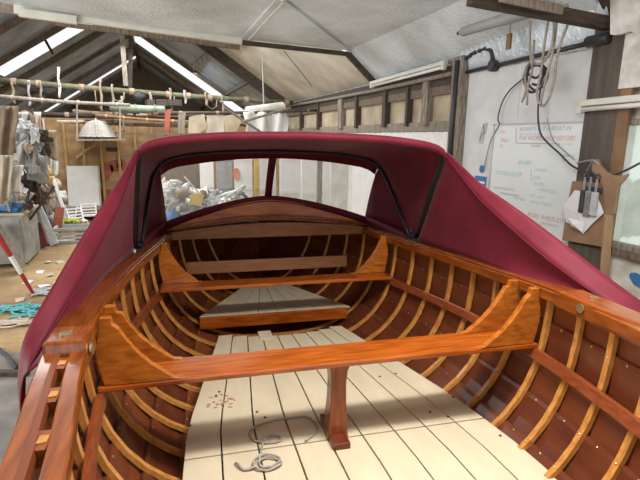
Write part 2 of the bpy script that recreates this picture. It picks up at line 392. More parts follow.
# roof of the far bays: cream lining, corrugated steel, roof-light strips
def rz(x): return RIDZ-(x-RIDX)*(RIDZ-EAVE)/(XR-RIDX) if x > RIDX else RIDZ-(RIDX-x)*(RIDZ-2.35)/(RIDX-XL)
o = MB(); P = [[(RIDX, y, RIDZ), (1.2, y, rz(1.2)), (XR, y, EAVE)] for y in (6.05, 8, 10.45)]
o.grid(P); struct(link('ceiling_lining', o, 'cream_lining', solid=.02)); 
o = MB(); P = [[(RIDX, y, RIDZ), (XL, y, 2.35)] for y in (6.05, 7.6)]
o.grid(P); struct(link('ceiling_lining', o, 'cream_lining', solid=.02))
def corrugated(xa, za, xb, zb, y0, y1):
    P = []; k = 0; y = y0
    nx, nz = (zb-za), -(xb-xa); ln = math.hypot(nx, nz); nx /= ln; nz /= ln
    while y <= y1+1e-4:
        d = .02*math.sin(k*math.pi/2); P.append([(xa+nx*d, y, za+nz*d), (xb+nx*d, y, zb+nz*d)]); y += .05; k += 1
    return MB().grid(P)
wn = 2
for side in (-1, 1):
    xe, ze = (XL, 2.35) if side < 0 else (XR, EAVE)
    segs = ((7.6, 11.8, 0), (11.8, 12.8, 1), (12.8, 20.0, 0), (20.0, 20.7, 1), (20.7, YE, 0)) if side < 0 else \
           ((10.5, 15.2, 0), (15.2, 17.3, 1), (17.3, YE, 0))
    for y0, y1, glass in segs:
        if glass:
            q = MB().grid([[(RIDX, y, RIDZ), (xe, y, ze)] for y in (y0, y1)])
            struct(link('window_%d' % wn, q, 'skyglass')); wn += 1
        else:
            struct(link('ceiling_sheet', corrugated(RIDX, RIDZ, xe, ze, y0, y1), 'steel', smooth=True))
# rafters, each its own timber
def rafter(side, y, w=.06, h=.14, m='timber'):
    global n
    xe, ze = (XL, 2.35) if side < 0 else (XR, EAVE)
    o = MB(); o.beam((RIDX, y, RIDZ-.10), (xe, y, ze-.10), w, h, (0, 1, 0)); 
    x = struct(link('trim_%d' % n, o, m)); n += 1
for y in (7.7, 9.6, 11.25, 13.5, 15.6, 17.6, 20.4): rafter(-1, y, .10, .09, 'timber')
for y in (14.7, 17.8, 19.6): rafter(1, y, .09, .09, 'timber')
rafter(1, 10.47, .24, .12, 'timber_dk')
struct_beam((RIDX, 6.1, RIDZ-.1), (RIDX, YE, RIDZ-.1), .06, .2, 'timber_dk')
for xx, zz in ((2.0, 2.87),):
    struct_beam((xx, 10.6, zz-.02), (xx, YE, zz-.02), .06, .08, 'timber_dk')
for xx, zz in ((-3.0, 2.80),):
    struct_beam((xx, 7.6, zz-.02), (xx, YE, zz-.02), .06, .08, 'timber_dk')

# ------------------------------------------------------------------ things on the right wall
def simple(name, label, cat, mb, m, **k):
    g = k.pop('group', None); return tag(link(name, mb, m, **k), label, cat, g)
# whiteboard
wb = empty('whiteboard', (2.79, 3.07, .62)); tag(wb, 'large whiteboard with handwritten notes in red blue and teal on white wall', 'whiteboard')
OR = wb.location
o = MB(); o.box((2.784, 2.61, .62), (2.795, 3.55, 1.785)); link('writing_panel', o, 'wboard', wb, OR)
o = MB()
for a, b in (((2.60, 1.78), (3.56, 1.795)), ((2.60, .61), (3.56, .625)), ((2.60, .61), (2.612, 1.795)), ((3.548, .61), (3.56, 1.795))):
    o.box((2.776, a[0], a[1]), (2.797, b[0], b[1]))
link('frame', o, 'pale_grey', wb, OR)
def text(s, px, py, size, mt, parent, org, tilt=0, xw=2.7825):
    p = at(px, py, x=xw)
    c = bpy.data.curves.new('t', 'FONT'); c.body = s; c.size = size*.8; c.shear = .25; c.space_character = 1.0; c.offset = -.0004
    t = bpy.data.objects.new('t', c); COL.objects.link(t)
    dg = bpy.context.evaluated_depsgraph_get(); me = bpy.data.meshes.new_from_object(t.evaluated_get(dg))
    bpy.data.objects.remove(t)
    # text reads along -Y (to the right seen from inside), up +Z
    ct, st = math.cos(tilt), math.sin(tilt)
    for v in me.vertices:
        a, b = v.co.x*ct-v.co.y*st, v.co.x*st+v.co.y*ct
        v.co = (p.x-org[0], p.y-a-org[1], p.z+b-org[2])
    me.materials.clear(); me.materials.append(M[mt])
    ob = bpy.data.objects.new('writing', me); COL.objects.link(ob); ob.parent = parent; return ob
for s, px, py, sz, mt in (('ALWAYS PUT A BOAT IN', 519, 131, .058, 'ink_blue'), ('first and check twice', 520, 135, .036, 'ink_teal'), ('THE WORKSHOP BEFORE', 518, 140, .062, 'ink_red'),
        ('tides', 536, 145.5, .034, 'ink_red'), ('Tues', 499, 133, .05, 'ink_red'), ('Wed', 500, 142, .06, 'ink_red'), ('25', 499, 148, .055, 'ink_red'),
        ('Monday', 531, 147, .034, 'ink_black'), ('to collect', 562, 145, .032, 'ink_red'), ('system 2', 561, 156.5, .04, 'ink_black'), ('clean', 562, 161, .036, 'ink_black'),
        ('60 3481', 517.5, 164, .06, 'ink_teal'), ('DOUBLE SLOT', 495, 174, .062, 'ink_teal'), ('CHAIRS', 533.5, 171, .05, 'ink_teal'),
        ('OAR', 532, 179, .05, 'ink_teal'), ('TILLER', 532, 185, .05, 'ink_teal'), ('+ VARNISH', 536, 191, .05, 'ink_teal'),
        ('ring the mast man', 493, 188, .045, 'ink_blue'), ('measurements', 500, 194, .05, 'ink_blue'), ('for rope', 514, 199, .045, 'ink_blue'),
        ('10 x cleats', 530, 196.5, .045, 'ink_teal'), ('MORE STRAPS', 529, 203, .045, 'ink_teal'),
        ('ROVE SHROUDS', 527, 216, .062, 'ink_red'), ('and blocks', 541, 224, .05, 'ink_blue')):
    text(s, px, py, sz, mt, wb, OR)
o = MB()
a = at(516, 128, x=2.7825); b = at(516, 143, x=2.7825); c = at(560, 144, x=2.7825)
o.beam(a, b, .001, .004); o.beam(b, c, .001, .004)
link('ruled_line', o, 'ink_black', wb, OR)
o = MB(); o.beam(at(531, 169, x=2.7825), at(531, 181, x=2.7825), .001, .005); link('ruled_line', o, 'ink_teal', wb, OR)
# label and sticker, thin card on the white wall
o = MB(); o.box((2.790, 3.62, 1.20), (2.797, 3.78, 1.335)); st = simple('notice', 'blue notice card on the white wall left of the whiteboard', 'notice', o, 'blue', bevel=.002)
o = MB(); o.box((2.786, 3.63, 1.27), (2.789, 3.74, 1.29)); o.box((2.786, 3.63, 1.235), (2.789, 3.70, 1.25)); 
d_ = link('printed_line', o, 'white'); d_.parent = st
o = MB(); pc = at(482, 169, x=2.795)
o.prism([(2.795, pc.y+.035*math.cos(t*.5), pc.z+.035*math.sin(t*.5)) for t in range(13)], (-.004, 0, 0)); simple('sticker', 'small round blue sticker above the blue notice card', 'sticker', o, 'blue')
o = MB(); pc = at(484, 132, x=2.797)
o.hexa([(2.797, pc.y+.07, pc.z-.10), (2.797, pc.y+.01, pc.z-.10), (2.797, pc.y-.04, pc.z+.08), (2.797, pc.y+.02, pc.z+.08), (2.792, pc.y+.07, pc.z-.10), (2.792, pc.y+.01, pc.z-.10), (2.792, pc.y-.04, pc.z+.08), (2.792, pc.y+.02, pc.z+.08)])
s2 = simple('sticker', 'grey slanted sticker with black scribble on the white wall', 'sticker', o, 'pale_grey')
o = MB(); o.tube([(2.789, pc.y+.03-.045*t+.02*math.sin(t*9), pc.z-.08+.15*t+.012*math.cos(t*17)) for t in [i/24 for i in range(25)]], .004, 5)
d_ = link('scribble', o, 'ink_black'); d_.parent = s2
# fluorescent battens
def batten(a, b, label, endcap=True, dn=(0, 0, -1), inw=(-1, 0, 0)):
    a, b = Vector(a), Vector(b); c = (a+b)/2
    e = empty('strip_light', c); tag(e, label, 'strip light', 'unlit strip lights')
    o = MB(); o.beam(a, b, .055, .04); link('case', o, 'lampcase', e, c, bevel=.006)
    off = Vector(dn)*.04+Vector(inw)*.012
    o = MB(); o.tube([a.lerp(b, .03)+off, b.lerp(a, .03)+off], .016, 10); link('tube', o, 'tube', e, c, smooth=True)
    for t in (.015, .985):
        q = a.lerp(b, t)+off*.5; o = MB(); o.box(q-Vector((.02, .02, .045)), q+Vector((.02, .02, .03))); link('end_cap', o, 'lampcase', e, c, bevel=.004)
batten((2.72, 1.4, 1.925), (2.72, 2.62, 1.905), 'cream unlit strip light across the dark post above the window')
batten((2.70, 4.25, 2.385), (2.70, 5.98, 2.36), 'long cream unlit strip light under the foil ceiling edge above the studs')
# pipes and conduits
def pipe(pts, r, m, label, name='pipe', cat='pipe', nseg=8):
    o = MB(); o.tube(pts, r, nseg); return simple(name, label, cat, o, m, smooth=True)
pipe([(2.77, 2.62, 2.30), (2.765, 3.2, 2.285), (2.765, 4.05, 2.27)], .017, 'pipe', 'thick black pipe along the top of the white wall panel')
e = empty('junction_box', (2.76, 3.62, 2.28)); tag(e, 'round black junction box on the pipe above the white panel', 'junction box')
o = MB(); o.tube([(2.74, 3.62, 2.28), (2.79, 3.62, 2.28)], .05, 14); link('box', o, 'pipe', e, e.location)
o = MB(); o.tube([(2.735, 3.62, 2.28), (2.741, 3.62, 2.28)], .04, 14); link('lid', o, 'darkgrey', e, e.location)
pipe([(2.76, 3.62, 2.30), (2.75, 3.64, 2.40), (2.75, 3.72, 2.435), (2.75, 3.9, 2.42), (2.76, 4.1, 2.36), (2.75, 4.14, 2.2)], .02, 'pipe', 'bent black cable looping from junction box to the grey post', 'cable', 'cable')
pipe([(2.71, 4.07, 2.38), (2.705, 4.08, 1.9), (2.705, 4.08, .8)], .025, 'pipe', 'black vertical downpipe fixed to the grey post by the studs')
pipe([(2.72, 4.17, 2.275), (2.72, 6, 2.265), (2.72, 8, 2.28), (2.71, 10.4, 2.31)], .022, 'timber_gr', 'long grey conduit running over the wall studs')
o = MB(); o.tube([(2.74, 2.47, 2.30), (2.74, 2.64, 2.30)], .038, 12); simple('pipe_elbow', 'black lump where the pipe meets the top of dark post', 'pipe fitting', o, 'pipe', smooth=True, bevel=.01)
# wires across the whiteboard
def wire(pxs, x0, r, m, label, cat='cable', name='cable'):
    pts = [at(px, py, x=xx) for px, py, xx in [(p[0], p[1], p[2] if len(p) > 2 else x0) for p in pxs]]
    sm = []
    for i in range(len(pts)-1):
        p0, p1, p2, p3 = pts[max(i-1, 0)], pts[i], pts[i+1], pts[min(i+2, len(pts)-1)]
        for k in range(6):
            t = k/6; sm.append(.5*((2*p1)+(p2-p0)*t+(2*p0-5*p1+4*p2-p3)*t*t+(3*p1-p0-3*p2+p3)*t**3))
    sm.append(pts[-1]); o = MB(); o.tube(sm, r, 6); return simple(name, label, cat, o, m, smooth=True)
wire([(541, 86), (538, 110), (540, 132), (548, 143), (559, 153), (571, 165), (584, 172), (592, 176), (603, 177), (622, 172), (640, 163)], 2.72, .007, 'darkgrey', 'dark cable sagging across the whiteboard toward the window')
wire([(524, 78), (510, 90), (502, 103), (498, 118), (500, 124)], 2.76, .006, 'darkgrey', 'thin dark cable curving down to the top left corner of whiteboard')
wire([(499, 125), (491, 140), (487, 155), (484, 170)], 2.775, .006, 'grey', 'pair of grey wires hanging down the left of the whiteboard')
wire([(547, 118), (552, 138), (560, 147), (575, 160)], 2.775, .003, 'grey', 'thin grey string hanging in front of the whiteboard top')
# hanging rope coils from the beam
def rope_thing(loops, x0, r, m, label):
    o = MB()
    for pxs in loops:
        pts = [at(px, py, x=x0+(.03*math.sin(i*2.1))) for i, (px, py) in enumerate(pxs)]
        sm = []
        for i in range(len(pts)-1):
            p0, p1, p2, p3 = pts[max(i-1, 0)], pts[i], pts[i+1], pts[min(i+2, len(pts)-1)]
            for k in range(6):
                t = k/6; sm.append(.5*((2*p1)+(p2-p0)*t+(2*p0-5*p1+4*p2-p3)*t*t+(3*p1-p0-3*p2+p3)*t**3))
        sm.append(pts[-1]); o.tube(sm, r, 6)
    return simple('rope', label, 'rope', o, m, smooth=True)
rope_thing([[(550, 2), (554, 22), (552, 45), (545, 60), (537, 64), (531, 58), (530, 40), (530, 22)],
            [(553, 0), (556, 25), (552, 55), (547, 75), (543, 92), (540, 104), (537, 92), (541, 72), (545, 40), (551, 5)],
            [(567, 4), (568, 22), (561, 42), (556, 62), (554, 80), (549, 98), (543, 106), (538, 101)]], 2.45, .009, 'rope', 'pale grey rope hanging in long loops from the roof beam')
rope_thing([[(529, 62), (525, 75), (526, 90), (522, 102)], [(534, 40), (532, 70), (528, 85), (527, 105)]], 2.5, .008, 'rope', 'two frayed rope tails hanging beside the dark coil')
rope_thing([[(527, 66), (524, 80), (530, 92), (540, 88), (546, 76), (540, 66), (530, 68), (527, 80), (534, 90), (544, 85), (548, 72), (541, 64)],
            [(530, 64), (527, 72), (536, 78), (544, 70), (540, 84), (532, 84)]], 2.55, .009, 'darkgrey', 'dark grey cable coil tangled behind the hanging rope loops')
# brown truss timber over the rope, grey tube, wooden tag
bA, bB = at(470, -2, y=2.55), at(620, 26, y=2.50)
e = empty('roof_beam', (bA+bB)/2); tag(e, 'brown roof truss beam with the ropes hung over it', 'beam')
o = MB(); o.beam(bA, bB, .07, .075); link('beam', o, 'timber_dk', e, e.location, bevel=.004)
o = MB(); o.beam(at(500, -3, y=2.44), at(562, 10, y=2.44), .02, .05); link('batten', o, 'timber_gr', e, e.location)
o = MB(); o.beam(at(605, -10, y=2.5), at(620, 22, y=2.5), .07, .08); link('brace', o, 'timber_dk', e, e.location)
gA, gB = at(459, 33, y=3.35), at(548, 6, y=2.75)
e = empty('tube_lamp', (gA+gB)/2); tag(e, 'thick grey tube hanging below the foil ceiling above the white panel', 'tube')
o = MB(); o.tube([gA, gA.lerp(gB, .05), gB], [.012, .035, .045], 12); link('body', o, 'grey', e, e.location, smooth=True)
o = MB(); o.tube([gA.lerp(gB, -.02), gA.lerp(gB, .012)], .014, 8); link('tip', o, 'darkgrey', e, e.location)
pT = at(509, 41, x=2.6); o = MB(); o.box((pT.x-.01, pT.y-.022, pT.z-.06), (pT.x+.01, pT.y+.022, pT.z+.055)); o.tube([(pT.x, pT.y, pT.z+.05), (pT.x, pT.y, pT.z+.16)], .004, 5)
simple('wooden_tag', 'small brown wooden tag hung on a string below the grey tube', 'tag', o, 'brown', bevel=.003)
# rough lining near the top right corner
o = MB(); o.grid([[at(px, py+3*math.sin(px), x=2.7) for px in (612, 618, 625, 632, 642)] for py in (-8, 8, 20, 33)]); struct(link('trim_%d' % n, o, 'peel', solid=.03)); n += 1
o = MB(); o.box((2.74, 1.9, 1.98), (2.80, 2.36, 2.30)); struct(link('trim_%d' % n, o, 'peel')); n += 1
o = MB(); o.box((2.745, 2.27, 1.0), (2.775, 2.345, 2.2)); struct(link('trim_%d' % n, o, 'brown', bevel=.003)); n += 1
# Y shaped wooden template on the post
o = MB()
yprof = [(591, 160), (597, 159), (600, 165), (605, 171), (612, 175), (620, 176), (628, 174), (624, 180), (618, 186), (616, 196), (614, 214), (605, 214), (604, 198), (603, 188), (599, 180), (592, 173)]
o.prism([at(px, py, x=2.70) for px, py in yprof], (.018, 0, 0)); e = simple('wooden_template', 'flat brown Y shaped wooden template hung on the post', 'template', o, 'clip', bevel=.002)
o = MB(); o.beam(at(609, 214, x=2.708), at(603, 292, x=2.708), .018, .065, (1, 0, 0)); simple('batten', 'narrow pale brown batten standing below the Y shaped template', 'batten', o, 'battenbrown', bevel=.003)
# clipboard and papers
e = empty('clipboard', at(588, 225, x=2.72)); tag(e, 'brown hardboard clipboard hung on the dark post', 'clipboard')
o = MB(); o.prism([at(px, py, x=2.725) for px, py in ((572, 181), (604, 183), (605, 215), (602, 247), (562, 240), (566, 210))], (.008, 0, 0)); link('board', o, 'clip', e, e.location, bevel=.003)
o = MB(); pc = at(594, 190, x=2.715); o.box((pc.x-.006, pc.y-.06, pc.z-.018), (pc.x+.008, pc.y+.06, pc.z+.018)); link('clip', o, 'darkgrey', e, e.location, bevel=.004)
def paper(pxs, x, label):
    o = MB(); pts = [at(px, py, x=x) for px, py in pxs]; c = sum(pts, Vector())/len(pts); c.x -= .025
    o.add(pts+[c], [(i, (i+1) % len(pts), len(pts)) for i in range(len(pts))]); simple('paper_sheet', label, 'paper', o, 'paper', solid=.0015, smooth=False)
paper([(575, 190), (597, 195), (604, 213), (592, 224), (583, 234), (575, 226), (566, 222), (563, 206)], 2.708, 'crumpled white paper sheet pinned on the brown clipboard')
paper([(568, 218), (584, 222), (583, 233), (571, 226)], 2.695, 'small folded white note at the lower edge of the clipboard papers')
def tool(px, py, w, h, m, label):
    p = at(px, py, x=2.685); e = empty('hand_tool', p); tag(e, label, 'tool')
    o = MB(); o.box((p.x-.012, p.y-w/2, p.z-h), (p.x+.012, p.y+w/2, p.z-h*.3)); link('blade', o, m, e, p, bevel=.006)
    o = MB(); o.tube([(p.x, p.y, p.z-h*.3), (p.x, p.y, p.z+.02)], .008, 8); link('shank', o, 'galv', e, p)
    o = MB(); o.tube([(p.x, p.y+.02*math.cos(t), p.z+.03+.02*math.sin(t)) for t in [i*.55 for i in range(12)]], .004, 6); link('ring', o, 'darkgrey', e, p)
tool(585, 180, .035, .22, 'darkgrey', 'dark grey clamp tool hanging leftmost of three on the post')
tool(591, 180, .045, .24, 'galv', 'silver clamp tool hanging in the middle of three on the post')
tool(597, 182, .045, .22, 'pale_grey', 'pale grey clamp tool hanging rightmost of three on the post')
o = MB(); o.tube([at(577, 163, x=2.72), at(586, 161, x=2.69), at(593, 160, x=2.69), at(600, 165, x=2.70)], .006, 6); o.tube([at(584, 176, x=2.69), at(592, 161, x=2.68)], .004, 6)
simple('hook', 'pale wire hook on the post holding the three clamp tools', 'hook', o, 'galv')
# blue painted patch on the wall below the window
o = MB(); pb = at(640, 281, x=XR-.004)
o.prism([(XR-.012, pb.y+.06*math.cos(t)*(1+.3*math.sin(3*t)), pb.z+.05*math.sin(t)*(1+.35*math.sin(2*t+1))) for t in [i*2*math.pi/22 for i in range(22)]], (.011, 0, 0))
simple('rag', 'blue paint patch on the peeling wall below the window', 'rag', o, 'blue')

# ------------------------------------------------------------------ the boat (own axes, turned a little to the right of the shed's axis)
XC = .472
BROT = -R(4.5)
BORG = Vector((XC, 1.6, .32))
def b2w(p):
    p = Vector(p); c, s = math.cos(BROT), math.sin(BROT); return Vector((p.x*c-p.y*s, p.x*s+p.y*c, p.z))
boat = empty('rowing_boat', b2w(BORG), BROT); tag(boat, 'varnished clinker built wooden dinghy with cream floorboards under a burgundy hood', 'boat')
def part(name, mb, m, parent=None, **k): return link(name, mb, m, parent or boat, BORG, **k)
GY = [-.75, 0, .75, 1.1, 1.4, 1.7, 2.1, 2.5, 2.9, 3.22, 3.6, 3.9, 4.15, 4.32]
GW = [.56, .66, .745, .80, .838, .85, .845, .81, .752, .70, .57, .41, .21, .02]
def G(y): return max(.015, interp(y, GY, GW))
def ZG(y): return interp(y, [-.75, .8, 1.4, 1.9, 2.6, 3.22, 4.32], [1.17, 1.135, 1.108, 1.073, 1.038, 1.027, 1.03])
def ZK(y): return interp(y, [-.75, .2, 1.5, 2.7, 3.4, 3.9, 4.2, 4.32], [.57, .45, .375, .33, .35, .46, .66, .88])
def NE(y): return interp(y, [-.75, 1.5, 3.0, 4.3], [2.4, 2.75, 2.6, 1.7])
_cache = {}
def section(y):
    k = round(y, 4)
    if k in _cache: return _cache[k]
    g, zt, d, e = G(y), ZG(y), ZG(y)-ZK(y), NE(y)
    pts = []
    for i in range(61):
        t = i/60*math.pi/2; pts.append((g*math.sin(t)**(2/e) if t > 0 else 0, zt-d*max(0, math.cos(t))**(2/e)))
    L = [0]
    for i in range(60): L.append(L[-1]+math.hypot(pts[i+1][0]-pts[i][0], pts[i+1][1]-pts[i][1]))
    _cache[k] = (pts, L); return _cache[k]
def hullp(y, s, side, off=0):
    """point on the inner skin, s = 0 keel .. 1 gunwale; off moves it inward"""
    pts, L = section(y); q = s*L[-1]
    i = 0
    while i < 59 and L[i+1] < q: i += 1
    t = (q-L[i])/max(1e-9, L[i+1]-L[i]); x = lerp(pts[i][0], pts[i+1][0], t); z = lerp(pts[i][1], pts[i+1][1], t)
    if off:
        j0, j1 = max(0, i-2), min(60, i+3); dx, dz = pts[j1][0]-pts[j0][0], pts[j1][1]-pts[j0][1]; ln = math.hypot(dx, dz) or 1
        x += -dz/ln*off; z += dx/ln*off
        x = max(x, 0)
    return Vector((XC+side*x, y, z))
def hull_at_z(y, z):
    pts, L = section(y)
    for i in range(60):
        if pts[i][1] <= z <= pts[i+1][1]:
            t = (z-pts[i][1])/max(1e-9, pts[i+1][1]-pts[i][1]); return lerp(pts[i][0], pts[i+1][0], t), lerp(L[i], L[i+1], t)/L[-1]
    return pts[-1][0], 1
ys = [-.75+.13*i for i in range(40)]; ys = [y for y in ys if y < 4.30]+[4.31]
NS = 9
for side in (-1, 1):
    for k in range(NS):
        s0, s1 = k/NS, (k+1)/NS
        rows = []; hm = MB()
        for y in ys:
            rows.append([hullp(y, s0-.006 if k else 0, side, -.016 if k else 0), hullp(y, lerp(s0, s1, .33), side, -.011), hullp(y, lerp(s0, s1, .67), side, -.005), hullp(y, s1-.012, side, 0), hullp(y, s1, side, -.003), hullp(y, s1+.002, side, -.016)])
        hm.grid(rows); part('plank', hm, 'plank')
hm = MB()
# transom
row = [hullp(-.75, s/10, -1) for s in range(10, -1, -1)]+[hullp(-.75, s/10, 1) for s in range(1, 11)]
hm.add(row, [tuple(range(len(row)))])
part('transom', hm, 'plank', solid=.02)
km = MB(); km.sweep([[(XC-.03, y, ZK(y)+.004), (XC+.03, y, ZK(y)+.004), (XC+.022, y, ZK(y)-.06), (XC-.022, y, ZK(y)-.06)] for y in ys]); part('keel', km, 'mahog_y')
sm_ = MB(); sm_.sweep([[(XC-.02, y+.0, z), (XC+.02, y, z), (XC+.015, y+.06, z), (XC-.015, y+.06, z)] for y, z in ((4.16, .6), (4.24, .7), (4.29, .85), (4.31, 1.09))]); part('stem', sm_, 'mahog_y')
# steamed ribs, one continuous piece each
RIBS = [-.5, -.3, -.1, .1, .29, .48, .66, .83, 1.0, 1.165, 1.327, 1.5, 1.68, 1.857, 2.045, 2.235, 2.43, 2.63, 2.83, 3.04, 3.25, 3.45, 3.65, 3.85]
riv = MB()
for y in RIBS:
    o = MB(); rings = []
    seq = [(-1, 1-i/16) for i in range(16)]+[(1, i/16) for i in range(17)]
    for sd, s in seq:
        a = hullp(y, s, sd, -.001); b = hullp(y, s, sd, .015); hw_ = .0125
        rings.append([a+Vector((0, -hw_, 0)), a+Vector((0, hw_, 0)), b+Vector((0, hw_*.8, 0)), b+Vector((0, -hw_*.8, 0))])
    o.sweep(rings); part('rib', o, 'rib')
    for sd in (-1, 1):
        for k in range(4, NS):
            for yo in (0, .095):
                p = hullp(y+yo, (k-.06)/NS, sd, .0155 if yo == 0 else .0)
                riv.blob(p, (.0045, .0045, .0045), 0, 0, 3)
rv = part('rivet', riv, 'bronze'); rv['kind'] = 'stuff'
# inwales, outwales, caps, spacers
def rail(y0, y1, inner, outer, top, bot, side, name, m, bev=.004):
    o = MB(); rings = []; c = int((y1-y0)/.12)+2
    for i in range(c):
        y = lerp(y0, y1, i/(c-1)); g = G(y); z = ZG(y)
        a, b = XC+side*max(.0, g+inner), XC+side*(g+outer)
        rings.append([(a, y, z+bot), (b, y, z+bot), (b, y, z+top), (a, y, z+top)])
    o.sweep(rings); return part(name, o, m, bevel=bev)
for sd in (-1, 1):
    rail(-.7, 3.3, -.054, -.016, 0, -.042, sd, 'inwale', 'mahog_y')
    rail(-.7, 4.28, .008, .046, 0, -.045, sd, 'outwale', 'mahog_y')
    rail(1.36, 3.3, -.046, .044, .010, .0005, sd, 'gunwale_cap', 'mahog_y', .003)
    for y in RIBS:
        if y < 1.2:
            o = MB(); g = G(y); xs = sorted((XC+sd*(g-.018), XC+sd*(g+.010))); o.box((xs[0], y-.03, ZG(y)-.035), (xs[1], y+.03, ZG(y)-.002)); part('spacer_block', o, 'mahog_y')
    # rowlock block
    y0, y1 = (1.21, 1.36) if sd < 0 else (1.02, 1.40); rh = .03 if sd < 0 else .016; g = G(1.27); z = ZG(1.27)
    o = MB(); xs = sorted((XC+sd*(g-.060), XC+sd*(g+.038)))
    o.hexa([(xs[0], y0, z-.05), (xs[1], y0, z-.05), (xs[1], y1, z-.05), (xs[0], y1, z-.05), (xs[0], y0+.02, z+rh), (xs[1], y0+.02, z+rh), (xs[1], y1-.02, z+rh), (xs[0], y1-.02, z+rh)])
    blk = part('rowlock_block', o, 'mahog_y', bevel=.008)
    o = MB(); cx = XC+sd*(g-.005); o.tube([(cx, 1.28, z+rh-.001), (cx, 1.28, z+rh+.004)], .017, 14); part('socket_plate', o, 'bronze', blk)
    o = MB(); cx = XC+sd*(g-.062); o.tube([(cx, 1.27, z-.012), (cx-sd*.006, 1.27, z-.012)], .016, 12); part('through_bolt', o, 'bronze', blk)
    # riser
    o = MB(); rings = []
    for i in range(24):
        y = lerp(-.2, 2.95, i/23); zr = interp(y, [-.2, 1.5, 2.75, 3], [.90, .845, .764, .75]); 
        q0, s0 = hull_at_z(y, zr-.045); q1, s1 = hull_at_z(y, zr)
        a0, a1 = hullp(y, s0, sd, .014), hullp(y, s1, sd, .014); b0, b1 = hullp(y, s0, sd, .034), hullp(y, s1, sd, .034)
        rings.append([a0, a1, b1, b0])
    o.sweep(rings); part('riser', o, 'riser', bevel=.003)
# thwarts
def thwart(y0, y1, z0, th, hw):
    o = MB(); o.sweep([[(x, y0+cv, z0), (x, y1-cv, z0), (x, y1-cv, z0+th), (x, y0+cv, z0+th)] for x, cv in [(XC+hw*t, .008*(1-t*t)) for t in (-1, -.75, -.5, -.25, 0, .25, .5, .75, 1)]])
    return part('thwart', o, 'mahog_x', bevel=.006)
def knee(parent, y, side, zt, hw, reach, ztop, th=.024):
    """curved hanging knee: tip on the thwart, neck up at the inwale"""
    pr = [(hw-reach, 0), (hw-reach+.03, .006), (hw-reach*.78, .026), (hw-reach*.60, .062), (hw-reach*.44, .106), (hw-reach*.32, .15), (hw-reach*.235, .19), (hw-reach*.17, ztop-zt-.025), (hw-reach*.155, ztop-zt), (hw-.005, ztop-zt), (hw+.0, ztop-zt-.05), (hw+.012, ztop-zt-.09), (hw+.012, (ztop-zt)*.4), (hw-.005, 0)]
    o = MB(); o.prism([(XC+side*a, y, zt+b) for a, b in pr], (0, th, 0)); return part('knee', o, 'knee', parent, bevel=.003)
t1 = thwart(1.50, 1.672, .85, .022, .806)
for sd in (-1, 1):
    knee(t1, 1.503, sd, .872, .79, .25, 1.10); knee(t1, 1.645, sd, .872, .80, .25, 1.088)
o = MB(); prof = [(.0, .04), (.06, .036), (.14, .030), (.22, .028), (.27, .032), (.30, .042)]
o.sweep([[(XC-w_, 1.555-w_*.6, .55+h), (XC+w_, 1.555-w_*.6, .55+h), (XC+w_, 1.585+w_*.6, .55+h), (XC-w_, 1.585+w_*.6, .55+h)] for h, w_ in prof])
ps = part('post', o, 'post_wood', t1, bevel=.004)
o = MB(); o.box((XC-.036, 1.47, .543), (XC+.030, 1.68, .57)); part('post_foot', o, 'dark_foot', t1, bevel=.005)
t2 = thwart(2.755, 2.895, .766, .022, .712)
for sd in (-1, 1): knee(t2, 2.862, sd, .788, .705, .24, 1.036)
# floorboards
def FZ(y): return .545-.048*(y-1.5)
def FL(y): return interp(y, [-.2, 1.2, 1.5, 1.73, 2.07, 2.77], [-.50, -.565, -.56, -.551, -.50, -.388])
def FR(y): return interp(y, [-.2, 1.2, 1.5, 1.73, 2.07, 2.77], [.50, .648, .63, .60, .53, .37])
NB = 9
def board(i, yk, zf, L, Rr, name='floorboard', gap=.0055, m='cream', th=.016, nb=NB):
    o = MB(); rings = []
    for y in yk(i):
        a, b = lerp(L(y), Rr(y), i/nb)+gap/2, lerp(L(y), Rr(y), (i+1)/nb)-gap/2
        rings.append([(XC+a, y, zf(y)-th), (XC+b, y, zf(y)-th), (XC+b, y, zf(y)), (XC+a, y, zf(y))])
    o.sweep(rings); return part(name, o, m, bevel=.002)
def ykf(i):
    c = abs((i+.5)/NB-.5)*2; e = 2.665+.10*c*c; return [1.547+(e-1.547)*t/8 for t in range(9)]
for i in range(NB): board(i, ykf, FZ, FL, FR)
for i in range(NB): board(i, lambda i: [-.2+(1.540+.2)*t/10 for t in range(11)], FZ, FL, FR)
o = MB(); o.box((XC-.16, 2.62, FZ(2.66)-.05), (XC-.08, 2.74, FZ(2.66)+.006)); part('floor_tab', o, 'cream', bevel=.003)
fs = MB()
for px, py in ((200, 352), (204, 345), (205, 352), (216, 392), (190, 424), (205, 375), (453, 396), (430, 412), (448, 417), (500, 438), (265, 416), (257, 410), (219, 388), (380, 373), (396, 370)):
    p = at(px, py, z=.54, yaw=YAW_B); p.z = FZ(p.y)+.0005; fs.tube([p, p+Vector((0, 0, .0015))], .006, 8)
part('fastening', fs, 'seam')['kind'] = 'stuff'
st_ = MB()
for k in range(26):
    p = at(208+random.gauss(14, 7), 398+random.gauss(0, 5), z=.535, yaw=YAW_B); p.z = FZ(p.y)+.0004; st_.blob(p, (.004+.008*random.random(), .003+.004*random.random(), .0008), k, .4, 4)
part('stain', st_, 'stain')['kind'] = 'stuff'
for y in (-.1, .7, 1.35, 2.0, 2.55):
    o = MB(); o.box((XC+FL(y)+.03, y-.03, FZ(y)-.05), (XC+FR(y)-.04, y+.03, FZ(y)-.017)); part('floor_bearer', o, 'riser')
